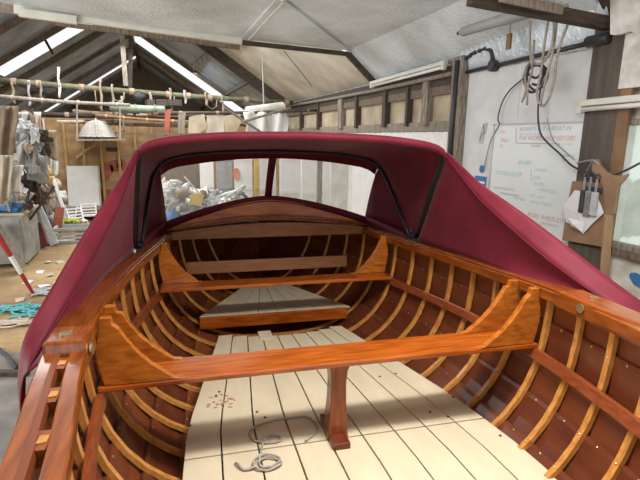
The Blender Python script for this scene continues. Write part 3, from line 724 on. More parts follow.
# raised fore platform
def PL(y): return interp(y, [2.966, 3.4, 3.75], [-.505, -.26, -.07])
def PR(y): return -PL(y)
for i in range(8): board(i, lambda i: [2.972+.78*t/6 for t in range(7)], lambda y: .527, PL, PR, 'platform_board', .003, 'cream', .014, 8)
o = MB(); o.box((XC-.50, 2.95, .447), (XC+.475, 2.97, .524)); part('platform_riser', o, 'mahog_x', bevel=.004)
# fore end: cross beam, deck beam, deck, coaming
o = MB(); o.box((XC-.575, 3.30, .715), (XC+.575, 3.325, .80)); part('cross_beam', o, 'beam', bevel=.004)
def camber(x): return .065*(1-(x/.70)**2)
o = MB(); rings = []
for i in range(21):
    x = -.665+1.33*i/20; rings.append([(XC+x, 3.20, .982), (XC+x, 3.235, .982), (XC+x, 3.235, 1.026+camber(x)*.85), (XC+x, 3.20, 1.026+camber(x)*.85)])
o.sweep(rings); part('deck_beam', o, 'beam', bevel=.003)
o = MB(); P = []
for j in range(16):
    y = lerp(3.195, 4.3, j/15); g = G(y)+.03; P.append([(XC+g*t, y, ZG(y)+.012+.072*(1-t*t)*min(1, g/.6)) for t in [k/8-1 for k in range(17)]])
o.grid(P); part('foredeck', o, 'mahog_y', smooth=True, solid=.012)
def coam(x): # top of arched coaming: y, z
    t = abs(x)/.69; return 3.36-.10*t*t, 1.045+.172*(1-t**1.6)
o = MB(); rings = []
for i in range(29):
    x = -.685+1.37*i/28; yt, zt = coam(x); zb = 1.015+camber(x)*.85
    rings.append([(XC+x, yt-.02, min(zb, zt-.004)), (XC+x, yt+.005, min(zb, zt-.004)), (XC+x, yt+.022, zt), (XC+x, yt-.002, zt)])
o.sweep(rings); part('coaming', o, 'coaming_wood', bevel=.002)
# trestles below, holding the hull up
for y in (.35, 3.05):
    zt = ZK(y)-.06; e = empty('boat_trestle', b2w((XC, y, 0)), BROT); tag(e, 'low timber trestle under the %s of the varnished boat' % ('stern' if y < 1 else 'bow'), 'trestle', 'trestles under the boat')
    og = (XC, y, 0)
    o = MB(); o.box((XC-.4, y-.05, zt-.08), (XC+.4, y+.05, zt)); link('bearer', o, 'timber_gr', e, og)
    for sx in (-.33, .33):
        o = MB(); o.box((XC+sx-.04, y-.04, 0), (XC+sx+.04, y+.04, zt-.08)); link('leg', o, 'timber_gr', e, og)
# cord lying on the floorboards
pts = [(465, 358), (500, 325), (495, 295), (470, 275), (420, 278), (370, 285), (310, 305), (287, 325), (295, 350), (330, 362), (375, 360), (388, 348), (370, 337), (340, 345), (328, 370), (322, 400), (318, 430), (330, 447), (365, 440), (385, 425), (360, 405), (325, 408), (300, 425), (305, 450), (340, 458), (380, 445), (386, 428), (350, 415), (312, 428), (305, 448), (270, 455), (250, 440), (242, 432)]
pw = []
for i, (a, b) in enumerate(pts):
    p = at(160+a/3.2, 330+b/3.2, z=.545, yaw=YAW_B); p.z = FZ(p.y)+.006+(.006 if i > 18 and i % 2 else 0); pw.append(p)
sm = []
for i in range(len(pw)-1):
    p0, p1, p2, p3 = pw[max(i-1, 0)], pw[i], pw[i+1], pw[min(i+2, len(pw)-1)]
    for k in range(5):
        t = k/5; sm.append(.5*((2*p1)+(p2-p0)*t+(2*p0-5*p1+4*p2-p3)*t*t+(3*p1-p0-3*p2+p3)*t**3))
sm.append(pw[-1])
o = MB(); o.tube([b2w(p) for p in sm], .0042, 6); simple('cord', 'loose grey cord lying in loops on the cream floorboards', 'rope', o, 'rope', smooth=True)

# ------------------------------------------------------------------ spray hood (boat axes)
hood = None
def hpart(name, mb, m, parent=None, **k): return part(name, mb, m, hood, **k)
def mir(half): # half from right pivot to the middle -> full list left pivot .. right pivot
    left = [Vector((XC-a, b, c)) for a, b, c in half]; right = [Vector((XC+a, b, c)) for a, b, c in half[:-1]][::-1]; return left+right
half_m = [(.825, 2.64, 1.06), (.80, 2.52, 1.21), (.765, 2.36, 1.40), (.737, 2.235, 1.54), (.722, 2.20, 1.583), (.675, 2.195, 1.618), (.55, 2.19, 1.642), (.35, 2.19, 1.659), (0, 2.19, 1.668)]
half_f = [(.80, 2.70, 1.06), (.785, 2.84, 1.20), (.765, 2.97, 1.34), (.745, 3.05, 1.425), (.72, 3.07, 1.462), (.67, 3.075, 1.508), (.55, 3.08, 1.54), (.35, 3.08, 1.562), (0, 3.08, 1.574)]
us = [0, .1, .22, .31, .35, .40, .50, .68, 1]
def hoop(half, u):  # u 0..2
    k = u if u <= 1 else 2-u; p = pinterp(k, us, half); return Vector((XC-p.x if u <= 1 else XC+p.x, p.y, p.z))
UU = [i/32 for i in range(65)]
P = []
for j in range(9):
    t = j/8; row = []
    for u in UU:
        a, b = hoop(half_m, u), hoop(half_f, u); p = a.lerp(b, t); k = min(u, 2-u)
        if k > .35: p.z += (.012*math.sin(math.pi*t) - .010*math.sin(math.pi*t)*abs(math.sin(u*9)))
        else: p.x += (-1 if u < 1 else 1)*.012*math.sin(math.pi*t)*math.sin(math.pi*min(1, k/.35))
        row.append(p)
    P.append(row)
o = MB(); o.grid(P); hood = part('spray_hood', o, 'hood', smooth=True, solid=.003); hood['label'] = 'burgundy canvas spray hood with two clear windows'
# rear hem: fabric rolled over the main hoop
o = MB(); P = []
for u in [.28+i*(1.44/48) for i in range(49)]:
    a = hoop(half_m, u); P.append([a+Vector((0, .06, .004)), a+Vector((0, .01, .010)), a+Vector((0, -.014, .006)), a+Vector((0, -.022, -.006)), a+Vector((0, -.016, -.024)), a+Vector((0, .0, -.028))])
o.grid(P); hpart('rear_hem', o, 'hood', None, smooth=True, solid=.002)
# front panel with two window openings
def railp(r, t): # t -1..1 ; r 0 base 1 window bottom 2 window top 3 hoop
    x = t
    if r == 0: yb, zb = coam(x*.69); return Vector((XC+x*.70, yb-.004, zb-.012))
    if r == 1: return Vector((XC+x*.688, 3.375-.125*t*t, 1.246-.146*abs(t)**1.55))
    if r == 2:
        e = .03*max(0, (abs(t)-.86)/.14)**2; return Vector((XC+x*.700, 3.155-.045*t*t, 1.516-.075*t*t-e))
    k = abs(t); p = pinterp(1-k*(1-.36), us, half_f); return Vector((XC+(p.x if t > 0 else -p.x), p.y+.0, p.z))
TT = [-1+i/14 for i in range(29)]
TT = sorted(set([round(t, 4) for t in TT if abs(t) > .08]+[-.036, .036, -.075, .075, 0]))
fp = MB()
fp.grid([[railp(0, t).lerp(railp(1, t), v) for t in TT] for v in (0, .5, 1)])
fp.grid([[railp(2, t).lerp(railp(3, t), v)+Vector((0, .01*math.sin(v*3.14), 0)) for t in TT] for v in (0, .33, .66, 1)])
def paneP(t, v): 
    p = railp(1, t).lerp(railp(2, t), v); p.y += .012*math.sin(math.pi*v); return p
VV = [i/8 for i in range(9)]
fp.grid([[paneP(t, v) for t in (-.036, 0, .036)] for v in VV])
for sd in (-1, 1):   # cloth between the window side and the front hoop leg
    rows = []
    for v in VV:
        inner = paneP(sd, v); k = v*.36; p = pinterp(k, us, half_f); outer = Vector((XC+sd*p.x, p.y, p.z))
        rows.append([inner.lerp(outer, q)+Vector((sd*.018*math.sin(q*math.pi)*(1-v), 0, -.006*math.sin(q*9)*math.sin(v*3))) for q in (0, .2, .4, .6, .8, 1)])
    fp.grid(rows)
    b0, b1 = railp(0, sd), paneP(sd, 0); piv = Vector((XC+sd*half_f[0][0], half_f[0][1], half_f[0][2]-.01))
    P = []; piv = Vector((XC+sd*half_f[0][0], half_f[0][1], half_f[0][2])); c0_ = paneP(sd, 0)
    for q in (0, .2, .4, .6, .8, 1):
        y = lerp(3.30, 2.66, q); top = c0_.lerp(piv, q)+Vector((sd*.018*math.sin(q*math.pi), 0, 0)); bot = Vector((XC+sd*(G(y)+.005), y, ZG(y)+.002)); P.append([top, top.lerp(bot, .5), bot])
    fp.grid(P)
    fp.add([c0_, P[0][1], P[0][2], railp(0, sd)+Vector((0, 0, -.02)), railp(0, sd)], [(0, 1, 2, 3, 4)])
hpart('front_panel', fp, 'hoodtrim', smooth=True, solid=.003)
for sd in (-1, 1):
    ts = [t*sd for t in (.036, .075)]+[t for t in TT if (t*sd) > .08]; ts = sorted(ts)
    o = MB(); o.grid([[paneP(t, v) for t in ts] for v in VV]); hpart('window_pane', o, 'vinyl', smooth=True)
# side curtains running aft
for sd in (-1, 1):
    CR = [(.715, 2.20, 1.585), (.738, 2.10, 1.51), (.757, 2.0, 1.435), (.778, 1.89, 1.365), (.83, 1.62, 1.232), (.872, 1.39, 1.142), (.90, 1.25, 1.105), (.915, 1.12, 1.08)]
    OU = [(.722, 2.17, 1.588), (.76, 2.03, 1.50), (.79, 1.92, 1.445), (.825, 1.80, 1.385), (.905, 1.52, 1.255), (.975, 1.29, 1.14), (1.0, 1.19, 1.085), (1.0, 1.10, 1.04)]
    if sd < 0:
        CR[6:] = [(.90, 1.29, 1.09), (.91, 1.235, 1.06)]; OU[3:] = [(.815, 1.82, 1.39), (.875, 1.55, 1.262), (.925, 1.37, 1.15), (.94, 1.31, 1.075), (.935, 1.275, 1.0)]
    offb = .0 if sd > 0 else .03
    NA = 28
    ks = [i/7 for i in range(8)]
    rows = []
    for i in range(NA+1):
        a = i/NA; yb = lerp(2.64, 1.26, a)
        base = Vector((XC+sd*(G(yb)-.012+offb), yb, ZG(yb)+.008)); cr = pinterp(a, ks, CR); cr.x = XC+sd*cr.x
        ou = pinterp(a, ks, OU); ou.x = XC+sd*ou.x
        row = []
        for j in range(11):
            t = j/10
            if a < 1e-6: p = hoop(half_m, .355*t) if sd < 0 else hoop(half_m, 2-.355*t)
            else:
                p = base.lerp(cr, t)
                hp = hoop(half_m, .355*t) if sd < 0 else hoop(half_m, 2-.355*t)
                bow = hp-hoop(half_m, 0 if sd < 0 else 2).lerp(hoop(half_m, .355 if sd < 0 else 2-.355), t)
                p += bow*(1-a)**2
                p.x += sd*(.020*math.sin(math.pi*t)*math.sin(math.pi*a)+.006*math.sin(7*a+5*t)*math.sin(math.pi*t))
            row.append(p)
        for j in range(1, 5):
            t = j/4; p = cr.lerp(ou, t); p.z += .004*math.sin(math.pi*t)+.004*math.sin(a*17)*t; row.append(p)
        dn = min(1, a*2.5)*(.035 if sd > 0 else .05+.06*max(0, a-.8)/.2)
        row.append(ou+Vector((sd*.008, 0, -dn*.5))); row.append(ou+Vector((-sd*.005, -.0, -dn)))
        rows.append(row)
    o = MB(); o.grid(rows); hpart('side_curtain', o, 'hood', smooth=True, solid=.003)
    # folded seam along the curtain's crease
    o = MB(); o.tube([Vector((XC+sd*(pinterp(i/24, ks, CR).x-.004), pinterp(i/24, ks, CR).y, pinterp(i/24, ks, CR).z)) for i in range(1, 24)], .0035, 6); hpart('curtain_seam', o, 'hoodtrim', smooth=True)
# frame hoops (black), visible on the inside
def inside(half, k, dy=0):
    def f(u):
        p = hoop(half, u); c = Vector((XC, 2.66, 1.1)); d = (c-p); d.y *= .2; d.normalize(); return p+d*k+Vector((0, dy, 0))
    return f
o = MB(); f_ = inside(half_m, .016, .012); o.tube([f_(u) for u in UU], .011, 8); hpart('main_hoop', o, 'black', smooth=True)
o = MB(); f_ = inside(half_f, .014, -.006); o.tube([f_(u) for u in UU], .010, 8); hpart('front_hoop', o, 'black', smooth=True)
for sd in (-1, 1):
    o = MB(); P = []
    for i in range(13):
        u = .355*i/12; u = u if sd < 0 else 2-u; p = hoop(half_m, u); P.append([p+Vector((-sd*.010, -.026, 0)), p+Vector((-sd*.013, .0, .0)), p+Vector((-sd*.010, .024, .004))])
    o.grid(P); hpart('hoop_sleeve', o, 'black', smooth=True, solid=.003)
    px = XC+sd*.795
    o = MB(); o.box((px-.012, 2.60, 1.045), (px+.012, 2.73, 1.062)); o.tube([(px-.016, 2.665, 1.075), (px+.016, 2.665, 1.075)], .016, 10); hpart('hinge_bracket', o, 'black', bevel=.003)
    o = MB(); o.tube([(px-sd*.01, 2.66, 1.08), (px-sd*.022, 2.645, 1.10), (px-sd*.02, 2.655, 1.13)], .008, 6); hpart('securing_strap', o, 'black')

# ------------------------------------------------------------------ things stored around the shed
exec_objs = None
def hash_rot(i): return (math.sin(i*12.9898)*43758.5453) % 1
# --- overhead: spars and poles across and along
def spar(a, b, r, m, label, wraps=0, wm='beige', taper=.8):
    a, b = Vector(a), Vector(b); c = (a+b)/2
    e = empty('spar', c); tag(e, label, 'spar', 'spars stored overhead')
    k = 10; pts = [a.lerp(b, i/k)+Vector((0, 0, -.02*math.sin(math.pi*i/k))) for i in range(k+1)]
    o = MB(); o.tube(pts, [r*lerp(1, taper, i/k) for i in range(k+1)], 10); link('pole', o, m, e, c, smooth=True)
    for i in range(wraps):
        t = (i+.5)/wraps+.04*math.sin(i*5); p, q = a.lerp(b, t-.008), a.lerp(b, t+.008); d = Vector((0, 0, -.02*math.sin(math.pi*t)))
        o = MB(); o.tube([p+d, q+d], r*1.15, 10); link('lashing', o, wm, e, c)
spar(at(-6, 80, y=9.6), at(293, 103, y=9.6), .055, 'khaki', 'thick khaki log spar hung right across under the rafters', 9, 'tan')
spar(at(-6, 96, y=9.0), at(130, 105, y=9.0), .035, 'timber_gr', 'grey pole hung below the thick log on left', 4, 'rope')
spar(at(-4, 112, y=9.9), at(240, 118, y=9.9), .04, 'timber_dk', 'dark pole stored lower behind the white dinghy', 5, 'rope')
spar(at(60, 121, y=9.9), at(230, 127, y=9.9), .035, 'timber', 'brown spar stored above the plywood partition', 6, 'tan')
spar(at(110, 106, y=9.45), at(165, 109, y=9.45), .075, 'green', 'short fat pale green spar hung in rope loops', 3, 'tan')
spar(at(112, 132, y=10.2), at(180, 135, y=10.2), .02, 'beige', 'thin beige pole at the top of the plywood partition', 0)
spar(at(158, 113, y=8.36), at(323, 110, y=8.36), .03, 'timber_dk', 'dark pole slung behind the hood top carrying templates and sheets', 4, 'tan')
spar(at(95, 115, y=9.4), at(200, 122, y=9.4), .03, 'brown', 'brown thin spar wedged beneath the green spar', 5, 'orange')
spar(at(140, 112, y=10.0), at(250, 126, y=10.0), .03, 'timber_dk', 'dark thin spar behind the hanging wooden templates', 0)
for i, (px, y0, y1, m_) in enumerate(((28, 80, 106, 'grey'), (58, 67, 98, 'offwhite'), (100, 78, 112, 'tan'), (112, 84, 118, 'timber_gr'), (122, 96, 132, 'rope'), (150, 92, 116, 'grey'), (170, 88, 112, 'timber_gr'), (184, 90, 104, 'grey'), (205, 92, 106, 'tan'), (222, 95, 118, 'timber_gr'), (12, 82, 104, 'tan'), (40, 82, 104, 'timber_gr'))):
    o = MB(); a, b = at(px, y0, y=9.54), at(px+2, y1, y=9.54)
    rows = []
    for j in range(9):
        p = a.lerp(b, j/8); wv = .02*math.sin(j*1.3+i); rows.append([p+Vector((-.018+wv*.3, wv*.4, 0)), p+Vector((0, .01+wv, 0)), p+Vector((.018+wv*.5, wv*.3, 0))])
    o.grid(rows); lab = ('grey strap hanging at far left from the log', 'broad white strap hanging left of the king post', 'tan twisted strap hanging left of the king post foot', 'weathered strap knotted below the king post', 'pale rope strap hanging right of the white dinghy', 'grey strap looped round the fat green spar', 'weathered strap right of the green spar', 'short grey strap below the roof light strip', 'tan strap at the right part of the log', 'weathered strap over the wooden templates', 'tan lashing strap at the left end of the log', 'weathered strap between the log and grey pole on left')[i]
    simple('strap', lab, 'strap', o, m_, smooth=True, solid=.006, group='straps under the rafters')
# king post and hanging timbers
o = MB(); o.beam(at(122, 36, y=9.7), at(126, 86, y=9.7), .08, .07, (0, 1, 0)); struct(link('trim_%d' % n, o, 'timber_gr')); n += 1
o = MB(); o.beam(at(131, 36, y=9.9), at(130, 88, y=9.9), .07, .07, (0, 1, 0)); struct(link('trim_%d' % n, o, 'timber_dk')); n += 1
# dark barrel / bag by the king post
o = MB(); o.blob(at(139, 98, y=9.55), (.11, .11, .12), 3, .15, 10); simple('bag', 'black bundle lodged on the log right of the king post', 'bag', o, 'black', smooth=True)
for i, (px, w_) in enumerate(((151, .07), (162, .1), (175, .12))):
    o = MB(); p = at(px, 103, y=9.5); o.box(p-Vector((w_, .04, .05)), p+Vector((w_, .04, .06))); simple('timber_offcut', ('dark block nearest the black bundle on the log', 'second dark block along the log', 'widest dark block along the log under the roof light')[i], 'offcut', o, 'timber_dk', bevel=.006, group='blocks lying on the log')
# paddle-like bracket in roof light
o = MB(); a, b = at(190, 66, y=10.9), at(208, 51, y=10.9)
o.beam(a, b, .02, .07, (0, 1, 0))
for k in range(4):
    p = a.lerp(b, .15+.25*k); o.beam(p, p+Vector((.02, 0, -.14)), .02, .04, (0, 1, 0))
simple('coat_rack', 'small wooden rack with pegs fixed under the corrugated roof', 'rack', o, 'timber_gr')
o = MB(); o.beam(at(43, 36, y=11.8), at(53, 54, y=11.8), .05, .04, (0, 1, 0)); simple('batten', 'short dark batten across the left roof light strip', 'batten', o, 'timber_dk')
o = MB(); o.tube([at(262, 45, y=8.5), at(264, 112, y=8.5)], .012, 6); simple('hanging_rod', 'thin grey rod hanging from the cream roof lining', 'rod', o, 'grey')
o = MB(); o.tube([at(284, 51, y=7.5), at(312, 86, y=7.5)], .006, 6); simple('wire', 'thin dark wire slanting across the cream roof lining', 'wire', o, 'darkgrey')
# small white dinghy, keel up, hung high at the far end
DY = 9.2
e = empty('hanging_dinghy', at(97, 137.5, y=DY)); tag(e, 'small grey white clinker dinghy hung upside down high at the far end', 'dinghy'); e.rotation_euler = (0, 0, R(5)); e.scale = (.9, .9, .82)
c0 = e.location.copy()
o = MB()
def dsec(j, i):  # j along length 0 bow..1, i across -1..1
    l = 2.0*j**1.7; wd = .35*(.05+.95*math.sin(min(1, j*1.5)*math.pi/2)**.6); ht = .34
    t = i; x = wd*math.copysign(abs(t)**1.0, t); z = ht*(1-abs(t)**(1.7+1.2*min(1, j*2)))
    stp = .012*((abs(t)*7) % 1); return c0+Vector((x*(1+stp), l, z+.02-stp*.4))
P = [[dsec(j/24, i/28) for i in range(-28, 29)] for j in range(25)]
o.grid(P); link('hull', o, 'dinghy_white', e, c0, solid=.01)
o = MB(); o.tube([dsec(0, 0)+Vector((0, -.02, -.34)), dsec(0, 0)+Vector((0, -.03, -.1)), dsec(0, 0)+Vector((0, -.01, .03)), dsec(.15, 0)+Vector((0, 0, .015)), dsec(1, 0)+Vector((0, 0, .015))], .016, 6); link('keel', o, 'offwhite', e, c0)
o = MB()
for sd in (-1, 1): o.tube([dsec(j/10, sd) for j in range(11)], .014, 6)
link('gunwale', o, 'offwhite', e, c0)
a, b = at(76, 140, y=DY), at(127, 139.5, y=DY)
o = MB(); o.beam(a+Vector((0, -.05, 0)), b+Vector((0, -.05, 0)), .12, .03); o.beam(a+Vector((.05, 1.2, 0)), b+Vector((0, 1.2, 0)), .12, .03)
simple('cradle_board', 'grey boards the small white dinghy rests on up high', 'board', o, 'timber_gr')
for px, lab in ((77, 'left cord holding up the boards of the white dinghy'), (120, 'right cord holding up the boards of the white dinghy')):
    o = MB(); o.tube([at(px, 141, y=DY-.05), at(px, 100, y=DY-.05)], .014, 6); simple('cord', lab, 'cord', o, 'rope')
# white board leaning on plywood partition
e = empty('panel', at(83, 206, y=10.3)); tag(e, 'square white board leaning on the far plywood partition', 'board')
o = MB(); p0, p1 = at(66, 166, y=10.4), at(100, 206, y=10.25); o.hexa([(p0.x, 10.28, p1.z), (p1.x, 10.28, p1.z), (p1.x, 10.3, p1.z), (p0.x, 10.3, p1.z), (p0.x, 10.43, p0.z), (p1.x, 10.43, p0.z), (p1.x, 10.45, p0.z), (p0.x, 10.45, p0.z)]); link('face', o, 'white', e, e.location)
o = MB(); o.beam((p1.x+.012, 10.27, p1.z), (p1.x+.012, 10.42, p0.z), .03, .03); o.beam((p0.x, 10.27, p1.z), (p1.x, 10.27, p1.z), .03, .03); link('edge', o, 'beige', e, e.location)
o = MB(); a_ = at(80, 205, y=10.25); o.box((p0.x-.2, 9.95, 0), (p1.x+.3, 10.5, a_.z)); 
bn = empty('work_bench', (a_.x, 10.2, 0)); tag(bn, 'low cluttered bench against the far plywood partition', 'bench')
o = MB(); o.box((p0.x-.3, 9.95, a_.z-.08), (2.0, 10.5, a_.z-.03)); link('top', o, 'timber_gr', bn, bn.location)
for x in (p0.x-.25, 0.2, 1.9):
    o = MB(); o.box((x, 10.0, 0), (x+.07, 10.07, a_.z-.08)); link('leg', o, 'timber', bn, bn.location)
o = MB(); o.box((-.95, YF-.03, 1.32), (-.72, YF-.003, 1.40)); simple('sign', 'black strip on the plywood above the white board', 'strip', o, 'darkgrey')
# red stained patches on the plywood (hung red sheets)
for i, (px, py, w_, h_) in enumerate(((104, 173, .16, .2), (115, 166, .12, .14), (108, 196, .2, .16), (122, 165, .1, .12))):
    p = at(px, py, y=YF-.08); o = MB(); k = 14
    o.prism([(p.x+w_*math.cos(t)*(1+.25*math.sin(3*t+i)), YF-.006, p.z+h_*math.sin(t)*(1+.2*math.sin(2*t+i))) for t in [q*2*math.pi/k for q in range(k)]], (0, .005, 0))
    simple('paint_patch', ('red paint patch on plywood right of the white board top', 'upper red paint patch between studs on plywood', 'large red paint patch beside the white board foot', 'small red paint patch by the hood edge on plywood')[i], 'paint patch', o, 'redbrown', group='red patches on the plywood')

# --- left hand clutter
def cloth(px0, py0, px1, py1, y, m, label, name='hanging_cloth', cat='cloth', seed=0, wave=.06):
    o = MB(); rows = []
    for j in range(13):
        v = j/12; row = []
        for i in range(11):
            u = i/10; px = lerp(px0, px1, u)+(1.5*math.sin(v*5+seed))*(px1-px0)/20*(1 if i in (0, 10) else .5); py = lerp(py0, py1, v)+(py1-py0)*.10*math.sin(u*4+seed)*v
            row.append(at(px, py, y=y+wave*math.sin(u*9+seed*2+v*2)))
        rows.append(row)
    o.grid(rows); return simple(name, label, cat, o, m, smooth=True, solid=.006)
cloth(-2, 106, 17, 158, 6.6, 'tan', 'brown hide coloured cloth hanging at far left edge', seed=1)
cloth(15, 112, 27, 150, 7.4, 'pale_grey', 'pale grey sheet hanging beside the brown cloth', seed=2)
cloth(30, 112, 41, 160, 8.2, 'beige', 'beige canvas hanging behind the dark pole', seed=3)
cloth(40, 130, 57, 158, 8.4, 'tan', 'tan canvas bag cloth hanging left of the partition', seed=4)
cloth(50, 155, 58, 174, 8.8, 'white', 'narrow white cloth hanging beside the plywood partition', seed=5)
cloth(12, 142, 29, 166, 7.2, 'offwhite', 'off white dust sheet hung on the left shelves', seed=6)
cloth(-2, 155, 12, 200, 6.3, 'beige', 'beige sheet drooping over the grey cabinet at left', seed=7)
cloth(0, 165, 22, 195, 6.5, 'offwhite', 'crumpled white plastic sheet over the cabinet', seed=8, wave=.15)
cloth(40, 165, 50, 215, 8.7, 'grey', 'grey cloth hanging between the poles and white rags', seed=9)
o = MB(); o.beam(at(29, 108, y=8.0), at(33, 205, y=8.0), .1, .08, (0, 1, 0)); simple('post', 'dark square post standing in the left hand clutter', 'post', o, 'timber_dk')
o = MB(); o.beam(at(25, 118, y=7.6), at(27, 190, y=7.6), .05, .05, (0, 1, 0)); simple('pole', 'slim grey pole in front of the dark post', 'pole', o, 'pale_grey')
# coil of yellow rope hung on the clutter
p = at(43, 176, y=8.5); o = MB()
for k in range(4): o.tube([(p.x+(.09+.012*k)*math.cos(t), p.y+.02*k, p.z+(.12+.01*k)*math.sin(t)) for t in [i*2*math.pi/18 for i in range(19)]], .014, 6)
simple('rope_coil', 'ochre rope coil hung beside the grey cloth', 'rope', o, 'yellow', smooth=True)
# lean-to planks
def plank(pa, pb, ya, yb, w_, th, m, label, name='plank', cat='plank'):
    a, b = at(*pa, y=ya), at(*pb, y=yb)
    if b.z < .02: b.z = .02
    o = MB(); o.beam(a, b, th, w_, (0, 1, 0)) if False else o.beam(a, b, w_, th, (0, 1, 0)); return simple(name, label, cat, o, m, bevel=.004)
plank((31, 192), (55, 247), 8.4, 7.9, .12, .03, 'pale_grey', 'long pale grey plank leaning left of the red board')
plank((26, 188), (46, 240), 8.1, 7.8, .10, .03, 'bluegrey', 'blue grey plank leaning next to the pale grey one')
plank((37, 170), (50, 215), 8.6, 8.4, .08, .03, 'timber_gr', 'weathered plank leaning behind the pale planks')
plank((60, 207), (56, 243), 8.4, 8.3, .13, .03, 'redbrown', 'red brown board standing upright by the grey crate')
plank((33, 225), (41, 250), 7.9, 7.7, .22, .03, 'maroon', 'dark red board propped low behind the cabinet')
plank((35, 150), (46, 190), 8.5, 8.3, .06, .03, 'offwhite', 'thin white batten leaning high beside the grey cloth')
plank((52, 175), (70, 228), 9.2, 8.9, .05, .04, 'white', 'slim white batten leaning toward the white frames')
# cabinet
ca = at(0, 216, y=6.75); cb = at(26, 262, y=6.75)
e = empty('cabinet', (-2.2, 7.0, 0)); tag(e, 'worn blue grey cabinet at the left edge with junk on top', 'cabinet')
x1 = at(25, 240, y=6.75).x; zt = ca.z
o = MB(); o.box((x1-1.1, 6.75, .04), (x1, 7.5, zt)); link('body', o, 'bluegrey', e, e.location, bevel=.01)
o = MB(); o.box((x1-1.14, 6.72, zt), (x1+.03, 7.53, zt+.03)); link('top', o, 'beige', e, e.location, bevel=.005)
o = MB(); o.box((x1-.52, 6.735, .08), (x1-.03, 6.75, zt-.04)); link('door', o, 'bluegrey', e, e.location, bevel=.004)
o = MB(); o.box((x1-1.05, 6.8, 0), (x1-.05, 7.4, .04)); link('plinth', o, 'timber_dk', e, e.location)
o = MB(); o.beam(at(-6, 225, y=6.5), at(22, 268, y=6.45), .05, .25, (0, 1, 0)); simple('plank', 'broad grey board leaning on the front of cabinet', 'plank', o, 'timber_gr')
# junk on top of the cabinet
junk = [((10, 208), 6.9, (.16, .12, .07), 'blue', 'crumpled blue bag on the cabinet top'), ((22, 208), 7.1, (.13, .12, .09), 'offwhite', 'white bag on the cabinet top beside the blue one'),
        ((2, 206), 7.0, (.16, .14, .10), 'beige', 'beige bundle on the cabinet at the frame edge'), ((16, 196), 7.3, (.2, .14, .12), 'pale_grey', 'pale grey bundle heaped behind the blue bag'),
        ((8, 186), 7.4, (.2, .15, .14), 'offwhite', 'white bundle heaped high on the left shelves'), ((24, 180), 7.6, (.14, .12, .12), 'white', 'small white bundle beside the grey pole'),
        ((50, 222), 8.6, (.14, .12, .12), 'grey', 'grey sack between planks and red board'), ((48, 205), 8.8, (.14, .12, .16), 'timber_gr', 'grey brown sack high behind the red board'),
        ((60, 196), 9.2, (.12, .1, .1), 'offwhite', 'white bag beside the far white board'), ((54, 186), 9.3, (.1, .1, .12), 'beige', 'beige bag below the narrow white cloth')]
for i, (pp, y, rad, m_, lab) in enumerate(junk):
    p = at(*pp, y=y); o = MB(); o.blob(p, rad, i+2, .35, 9); simple('bag', lab, 'bag', o, m_, smooth=True)
# shelf unit behind
e = empty('shelf_unit', (-3.2, 7.9, 0)); tag(e, 'dark timber shelves along the left wall filled with bundles', 'shelves')
for z in (.45, 1.0, 1.5, 2.0):
    o = MB(); o.box((-3.85, 6.4, z), (-2.35 if z < 1.2 else -2.6, 9.6, z+.04)); link('shelf', o, 'timber', e, e.location)
for y in (6.45, 8.0, 9.5):
    o = MB(); o.box((-2.45, y, 0), (-2.37, y+.07, 2.1)); link('upright', o, 'timber', e, e.location)
cols = ['offwhite', 'beige', 'grey', 'tan', 'white', 'pale_grey', 'brown', 'bluegrey']
desc = ['white', 'beige', 'grey', 'tan', 'bright white', 'pale grey', 'brown', 'blue grey']
for zi, z in enumerate((.49, 1.04, 1.54)):
    for k in range(8):
        y = 6.7+k*.36; h_ = .16+.16*hash_rot(k+zi*9); m_ = (k*3+zi*2) % 8
        o = MB(); o.blob((-2.75+.12*hash_rot(k*3+zi), y, z+h_*.74), (.2, .15, h_), k+zi*7, .3, 7)
        simple('bundle', '%s bundle on the %s left shelf, number %s from the near end' % (desc[m_], ('lowest', 'middle', 'upper')[zi], ('one', 'two', 'three', 'four', 'five', 'six', 'seven', 'eight')[k]), 'bundle', o, cols[m_], smooth=True, group='bundles on the left shelves')
# crates
def crate(c, sx, sy, sz, m, label):
    e = empty('crate', c); tag(e, label, 'crate'); x, y, z = c
    o = MB(); t = .015
    o.box((x-sx, y-sy, z), (x+sx, y+sy, z+t))
    for a, b in (((x-sx, y-sy), (x+sx, y-sy+t)), ((x-sx, y+sy-t), (x+sx, y+sy)), ((x-sx, y-sy), (x-sx+t, y+sy)), ((x+sx-t, y-sy), (x+sx, y+sy))):
        for k in range(4): o.box((a[0], a[1], z+sz*(.04+.25*k)), (b[0], b[1], z+sz*(.04+.25*k)+sz*.17))
    for a in (-1, 1):
        for b in (-1, 1): o.box((x+a*sx-.015, y+b*sy-.015, z), (x+a*sx+.015, y+b*sy+.015, z+sz))
    link('body', o, m, e, c); o = MB()
    for a in (-1, 1): o.box((x-sx-.01, y+a*sy-.012, z+sz-.03), (x+sx+.01, y+a*sy+.012, z+sz+.005)); o.box((x+a*sx-.012, y-sy-.01, z+sz-.03), (x+a*sx+.012, y+sy+.01, z+sz+.005))
    link('rim', o, m, e, c)
p = at(72, 244, z=0); crate((p.x, p.y+.2, 0), .24, .18, .24, 'pale_grey', 'grey slatted plastic crate on the dirt beside red board')
p = at(83, 243, z=0); crate((p.x+.03, p.y+.2, 0), .12, .16, .2, 'tan', 'small tan crate right of the grey slatted crate')
p = at(71, 226, y=8.85); o = MB()
for k in range(30): o.blob((p.x+random.uniform(-.16, .16), p.y+random.uniform(-.08, .08), p.z+random.uniform(-.03, .1)), (.05, .04, .03), k, .5, 4)
simple('plant', 'yellow green leafy plant standing in the grey crate', 'plant', o, 'leaf', smooth=True)
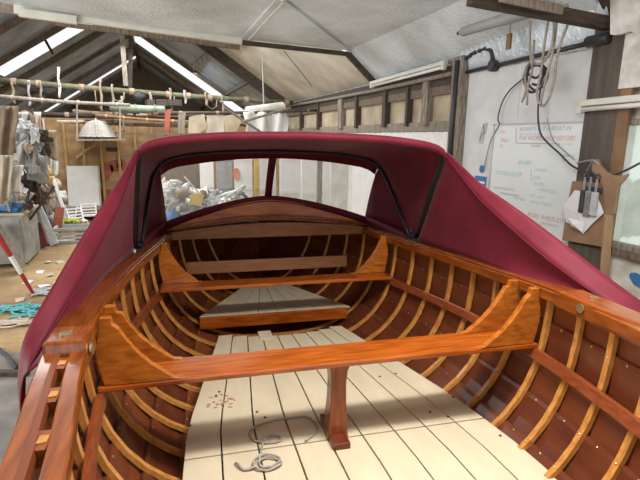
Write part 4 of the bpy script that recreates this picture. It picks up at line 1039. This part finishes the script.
# white chair frames
def frame_chair(px, py, y, label, rz_):
    c = at(px, py, y=y); c.z = max(0, c.z); e = empty('garden_chair', c, rz_); tag(e, label, 'chair', 'white frames on the heap')
    for a in (-1, 1):
        o = MB(); o.tube([(a*.12, -.14, 0), (a*.12, -.06, .2), (a*.12, .06, .22), (a*.12, .15, .42)], .013, 6); link('side_frame', o, 'white', e)
        o = MB(); o.tube([(a*.12, .14, 0), (a*.12, .05, .21)], .013, 6); link('leg', o, 'white', e)
    o = MB(); o.box((-.12, -.09, .2), (.12, .08, .22)); link('seat', o, 'white', e)
    o = MB()
    for k in range(4): o.beam((-.12, .08+.02*k, .25+.05*k), (.12, .08+.02*k, .25+.05*k), .012, .025)
    link('back_slats', o, 'white', e)
frame_chair(80, 238, 8.9, 'white slatted chair frame lying by the crates', .6)
frame_chair(68, 230, 9.3, 'white slatted chair frame behind the grey crate', -.5)
frame_chair(91, 231, 9.5, 'white slatted chair frame nearest the boat hood', .2)
# ranging pole
a, b = at(-4, 232, y=5.25), at(34, 295, z=0.01)
e = empty('marker_pole', b); tag(e, 'red and white banded pole leaning at the left edge', 'pole')
segs = ((0, .30, 'red'), (.30, .50, 'white'), (.50, 1.0, 'red')); segs = ((0, .25, 'red'), (.25, .49, 'red'), (.49, .68, 'white'), (.68, 1.0, 'red'))
for t0, t1, m_ in ((0, .36, 'red'), (.36, .64, 'white'), (.64, 1, 'red')):
    q0, q1 = a.lerp(b, t0), a.lerp(b, t1); o = MB(); o.tube([q0, q1], [.028-.010*t0, .028-.012*t1], 10); link('band', o, m_, e, b, smooth=False)
# floor litter
def twine(px, py, sx, sy, label, m='teal', seed=1):
    p = at(px, py, z=0.012); o = MB(); rnd = random.Random(seed)
    for q in range(4):
        pts = [Vector((p.x+sx*rnd.uniform(-1, 1), p.y+sy*rnd.uniform(-1, 1), .014+.02*rnd.random())) for _ in range(7)]; sm = []
        for i in range(len(pts)-1):
            p0, p1, p2, p3 = pts[max(i-1, 0)], pts[i], pts[i+1], pts[min(i+2, len(pts)-1)]
            for k in range(5):
                t = k/5; v = .5*((2*p1)+(p2-p0)*t+(2*p0-5*p1+4*p2-p3)*t*t+(3*p1-p0-3*p2+p3)*t**3); v.z = max(.008, v.z); sm.append(v)
        o.tube(sm, .009, 5)
    simple('twine', label, 'twine', o, m, smooth=True)
twine(12, 310, .16, .12, 'dense teal twine heap on the dirt at left', 'teal', 3)
twine(32, 311, .16, .16, 'loose pale teal twine strands beside the boat hood', 'teal', 5)
twine(42, 292, .12, .14, 'pale teal twine just right of the pole tip', 'pale_grey', 8)
twine(18, 322, .2, .10, 'thin pale strand of twine in front of teal heap', 'beige', 9)
for i, (px, py, s_) in enumerate(((44, 286, .07), (50, 275, .06), (40, 272, .05), (52, 294, .05), (28, 282, .06), (60, 262, .06), (48, 262, .05), (20, 300, .05), (57, 283, .05))):
    p = at(px, py, z=.01); o = MB(); a_ = i*1.3
    o.add([(p.x+s_*math.cos(a_+t), p.y+s_*1.3*math.sin(a_+t), .012+.012*math.sin(t*3+i)) for t in (0, 1.3, 2.9, 4.4)], [(0, 1, 2, 3)])
    simple('paper_scrap', ('white paper scrap below the pole tip line', 'white scrap on the dirt nearer the crates', 'small scrap midway on the dirt path', 'scrap touching the hood edge on the dirt', 'scrap left of the pole tip', 'farthest scrap by the crate', 'scrap on dirt below the red board', 'scrap above the teal twine', 'scrap between pole tip and the hood')[i], 'scrap', o, 'beige' if i % 2 else 'paper', solid=.003, group='paper scraps on the dirt floor')
o = MB(); o.tube([at(-5, 346, z=.03), at(8, 356, z=.03), at(17, 368, z=.03)], .016, 8); simple('hose', 'dark hose end on the floor at the left edge', 'hose', o, 'darkgrey', smooth=True)
o = MB(); o.beam(at(-8, 373, z=.03), at(28, 373, z=.03), .05, .03); simple('batten', 'thin dark batten lying on the slab edge', 'batten', o, 'timber_dk')

# --- behind the hood: seen over it and through its windows
e_lab = []
def template(pxs, y, m, label, th=.02):
    o = MB(); o.prism([at(px, py, y=y) for px, py in pxs], (0, th, 0)); return simple('wooden_template', label, 'template', o, m, group='templates hanging behind the hood')
template([(189, 117), (204, 114), (207, 128), (200, 133), (188, 133)], 8.34, 'tanboard', 'tan wooden template hanging left of the other templates')
template([(207, 115), (224, 114), (224, 133), (206, 133)], 8.36, 'beige', 'square beige template hanging mid behind hood top')
template([(224, 116), (240, 113), (241, 122), (236, 133), (225, 133)], 8.34, 'tanboard', 'tan template with slanted edge right of the beige one')
template([(165, 110), (171, 109), (169, 133), (164, 133)], 8.33, 'redbrown', 'narrow red strip hanging above the left hood corner')
template([(178, 112), (186, 112), (184, 133), (178, 133)], 8.33, 'timber_gr', 'narrow grey template hanging right of the red strip')
cloth(245, 112, 268, 140, 8.3, 'offwhite', 'white plastic sheet hanging behind the hood top', 'plastic_sheet', 'sheet', 11)
cloth(266, 112, 287, 140, 8.4, 'white', 'bright white plastic sheet by the wall corner studs', 'plastic_sheet', 'sheet', 12)
o = MB(); a, b = at(247, 112, y=8.4), at(283, 107, y=8.6); o.tube([a, b], .09, 12); rl = simple('paper_roll', 'fat white roll lying on the plate above the plastic sheets', 'roll', o, 'offwhite', smooth=False)
o = MB(); o.tube([at(290, 108, y=7.6), at(242, 122, y=7.2)], .02, 6); simple('pole', 'grey pole slanting above the plastic sheets', 'pole', o, 'timber_gr')
o = MB(); o.tube([at(225, 108, y=8.28), at(268, 137, y=7.5)], .02, 6); simple('pole', 'dark pole slanting down behind the hood top', 'pole', o, 'timber_dk')
# wall of leaning sheets and doors at the far right
def leaf(px0, px1, py0, y, m, label, name='door_leaf', cat='door'):
    a, b = at(px0, py0, y=y), at(px1, py0, y=y); e = empty(name, ((a.x+b.x)/2, y, 0)); tag(e, label, cat)
    o = MB(); o.box((a.x, y, .01), (b.x, y+.04, a.z)); link('panel', o, m, e, e.location, bevel=.004)
    o = MB()
    w_ = b.x-a.x
    for t in (0, .5, .93): o.box((a.x, y-.015, lerp(.01, a.z-.07, t)), (b.x, y, lerp(.01, a.z-.07, t)+.07))
    link('rails', o, m, e, e.location)
leaf(199, 213, 150, 9.6, 'white', 'bright white door leaf leaning seen through the left hood window')
leaf(234, 252, 152, 9.2, 'white', 'white boarded door leaf seen right of the red tag in window')
leaf(258, 276, 148, 8.4, 'white', 'broad white panel seen beside the window post of the hood', 'panel', 'board')
leaf(280, 300, 150, 8.0, 'white', 'cream panel standing seen through the right hood window', 'panel', 'board')
leaf(302, 330, 148, 7.6, 'white', 'wide off white panel seen mid in the right hood window', 'panel', 'board')
leaf(332, 372, 148, 6.9, 'offwhite', 'beige sheet panel seen at the right end of hood window', 'panel', 'board')
leaf(216, 232, 152, 9.5, 'grey', 'grey door leaf between the two white doors in hood window')
leaf(160, 197, 150, 9.9, 'timber', 'dark boarding seen in upper left of the left hood window', 'panel', 'board')
leaf(254, 259, 140, 8.2, 'yellow', 'narrow yellow board beside the broad white panel', 'plank', 'plank')
leaf(318, 323, 140, 7.0, 'timber_gr', 'grey stud standing seen in the right hood window', 'plank', 'plank')
p = at(237, 174, y=9.1); o = MB(); o.prism([(p.x+.07*math.cos(t), 9.163, p.z+.11*math.sin(t)) for t in [i*math.pi/5 for i in range(10)]], (0, .02, 0)); simple('float', 'small orange tag hanging on the white door leaf', 'tag', o, 'orange')
# heap seen through the left window
rnd = random.Random(11)
hcols = [('white', 'white'), ('offwhite', 'off white'), ('pale_grey', 'pale grey'), ('grey', 'grey'), ('beige', 'beige'), ('tan', 'tan'), ('bluegrey', 'blue grey'), ('darkgrey', 'dark grey')]
adj = ['crumpled', 'slumped', 'lumpy', 'flattened', 'knotted', 'creased', 'stuffed', 'torn']
for k in range(80):
    px = rnd.uniform(160, 240); y = rnd.uniform(6.6, 7.8); top = 186+.16*(px-165)
    p = at(px, top+abs(rnd.gauss(0, 14)), y=y); m_, d_ = hcols[(0, 1, 2, 0, 3, 4, 6, 7, 1, 5)[k % 10]]
    r_ = rnd.uniform(.04, .11); o = MB(); o.blob(p, (r_, r_*.9, r_*rnd.uniform(.5, 1.2)), k, .6, 8)
    simple('bundle', 'small crumpled %s bundle in the junk heap behind the bow' % d_, 'bundle', o, m_, smooth=k % 3 > 0, group='%s bundles in the junk heap behind the bow' % d_)
for k in range(14):
    px = rnd.uniform(168, 240); y = rnd.uniform(6.5, 7.2); p = at(px, 190+rnd.uniform(0, 25), y=y)
    d = Vector((rnd.uniform(-1, 1), rnd.uniform(-.3, .3), rnd.uniform(-.2, .8))).normalized()*rnd.uniform(.12, .26); m_, d_ = hcols[(k*3) % 8]
    o = MB(); o.beam(p-d, p+d, .02, rnd.uniform(.03, .09), (0, 1, 0)); simple('board_offcut', '%s offcut sticking out of the junk heap, %s' % (d_, ('upper left', 'lower left', 'middle', 'right')[k % 4]), 'offcut', o, m_, group='offcuts in the junk heap')
p = at(196, 200, y=6.5); o = MB(); o.prism([(p.x-.10, 6.5, p.z-.06), (p.x+.06, 6.48, p.z-.08), (p.x+.11, 6.5, p.z+.07), (p.x-.04, 6.52, p.z+.09)], (0, .03, 0)); simple('box', 'yellow carton on top of the junk heap seen through hood', 'box', o, 'yellow')
p = at(181, 195, y=6.5); o = MB(); o.tube([(p.x-.07, 6.5, p.z), (p.x+.08, 6.55, p.z+.03)], .06, 12); simple('drum', 'tan round drum lying on the junk heap seen through hood', 'drum', o, 'tan')
p = at(172, 212, y=6.4); p.z = .60; p.y = 6.5; o = MB(); o.blob(p, (.10, .08, .08), 5, .4, 8); simple('bag', 'dark blue bag low in the junk heap seen through hood', 'bag', o, 'blue', smooth=True)
# the heap stands on a long table
e = empty('trestle_table', (.3, 7.4, 0)); tag(e, 'long timber table under the junk heap behind the bow', 'table')
o = MB(); o.box((-.3, 6.3, .48), (1.3, 8.4, .53)); link('top', o, 'timber_gr', e, e.location)
for x in (-.25, 1.2):
    for y in (6.35, 8.3):
        o = MB(); o.box((x, y, 0), (x+.07, y+.07, .48)); link('leg', o, 'timber', e, e.location)

rnd = random.Random(23)
for k in range(40):
    px = rnd.uniform(-2, 46); py = rnd.uniform(135, 205); y = rnd.uniform(6.9, 8.9) if px > 25 else rnd.uniform(6.6, 8.2)
    p = at(px, py, y=y); d = Vector((rnd.gauss(0, .3), rnd.uniform(-.2, .2), rnd.choice((1, .9, -.9, 1)))).normalized()*rnd.uniform(.10, .30)
    m_ = rnd.choice(['timber_dk', 'timber_gr', 'timber_dk', 'timber', 'beige', 'bluegrey', 'grey', 'brown', 'darkgrey', 'offwhite'])
    o = MB(); o.beam(p-d, p+d, rnd.uniform(.015, .03), rnd.uniform(.02, .07), (0, 1, 0))
    simple('batten', 'one of the loose battens jumbled in the left hand clutter', 'batten', o, m_, group='loose battens in the left hand clutter')
for k in range(44):
    px = rnd.uniform(-2, 46); py = rnd.uniform(122, 212); y = rnd.uniform(6.5, 8.6)
    p = at(px, py, y=y); r_ = rnd.uniform(.04, .11); m_ = rnd.choice(['offwhite', 'pale_grey', 'beige', 'grey', 'tan', 'darkgrey', 'bluegrey', 'timber', 'timber_dk', 'brown'])
    o = MB(); o.blob(p, (r_, r_, r_*rnd.uniform(.7, 1.8)), k+40, .5, 9)
    simple('rag', 'one of the crumpled rags jumbled in the left hand clutter', 'rag', o, m_, group='rags in the left hand clutter')
# tangle of spars, leads and cut pieces overhead
for k in range(26):
    px = rnd.uniform(75, 220); y = rnd.uniform(9.84, 9.96); py = (112.5+px/40 if k % 2 else 121.5+(px-60)/30)-rnd.uniform(.5, 3)
    p = at(px, py, y=y); d = Vector((rnd.choice((-1, 1)), rnd.uniform(-.3, .3), rnd.gauss(0, .12))).normalized()*rnd.uniform(.12, .5)
    m_ = rnd.choice(['timber', 'timber_dk', 'brown', 'timber_gr', 'tan', 'khaki', 'redbrown', 'beige'])
    o = MB(); d.z *= .3; o.tube([p-d, p, p+d], rnd.uniform(.015, .035), 6)
    simple('stick', 'one of the brown sticks stowed across the spars overhead', 'stick', o, m_, group='sticks stowed overhead')
for k, (px, h, w_) in enumerate(((98, .30, .05), (118, .16, .10), (148, .22, .06), (172, .12, .04), (212, .18, .09))):
    y = 9.55; py = 82.5+(px+6)/299*23; p = at(px, py, y=y)
    o = MB(); o.tube([p+Vector((-w_, 0, 0)), p+Vector((-w_*.9, .02, -h*.7)), p+Vector((0, .0, -h)), p+Vector((w_*.9, .02, -h*.7)), p+Vector((w_, 0, 0))], .009, 5)
    simple('rope_loop', ('long narrow rope loop hanging above the white dinghy', 'wide rope loop hanging left of the black bundle', 'rope loop hanging right of the black bundle', 'smallest rope loop under the roof light strip', 'wide rope loop hanging above the wooden templates')[k], 'rope', o, ('tan', 'rope', 'tan', 'rope', 'tan')[k], smooth=True)
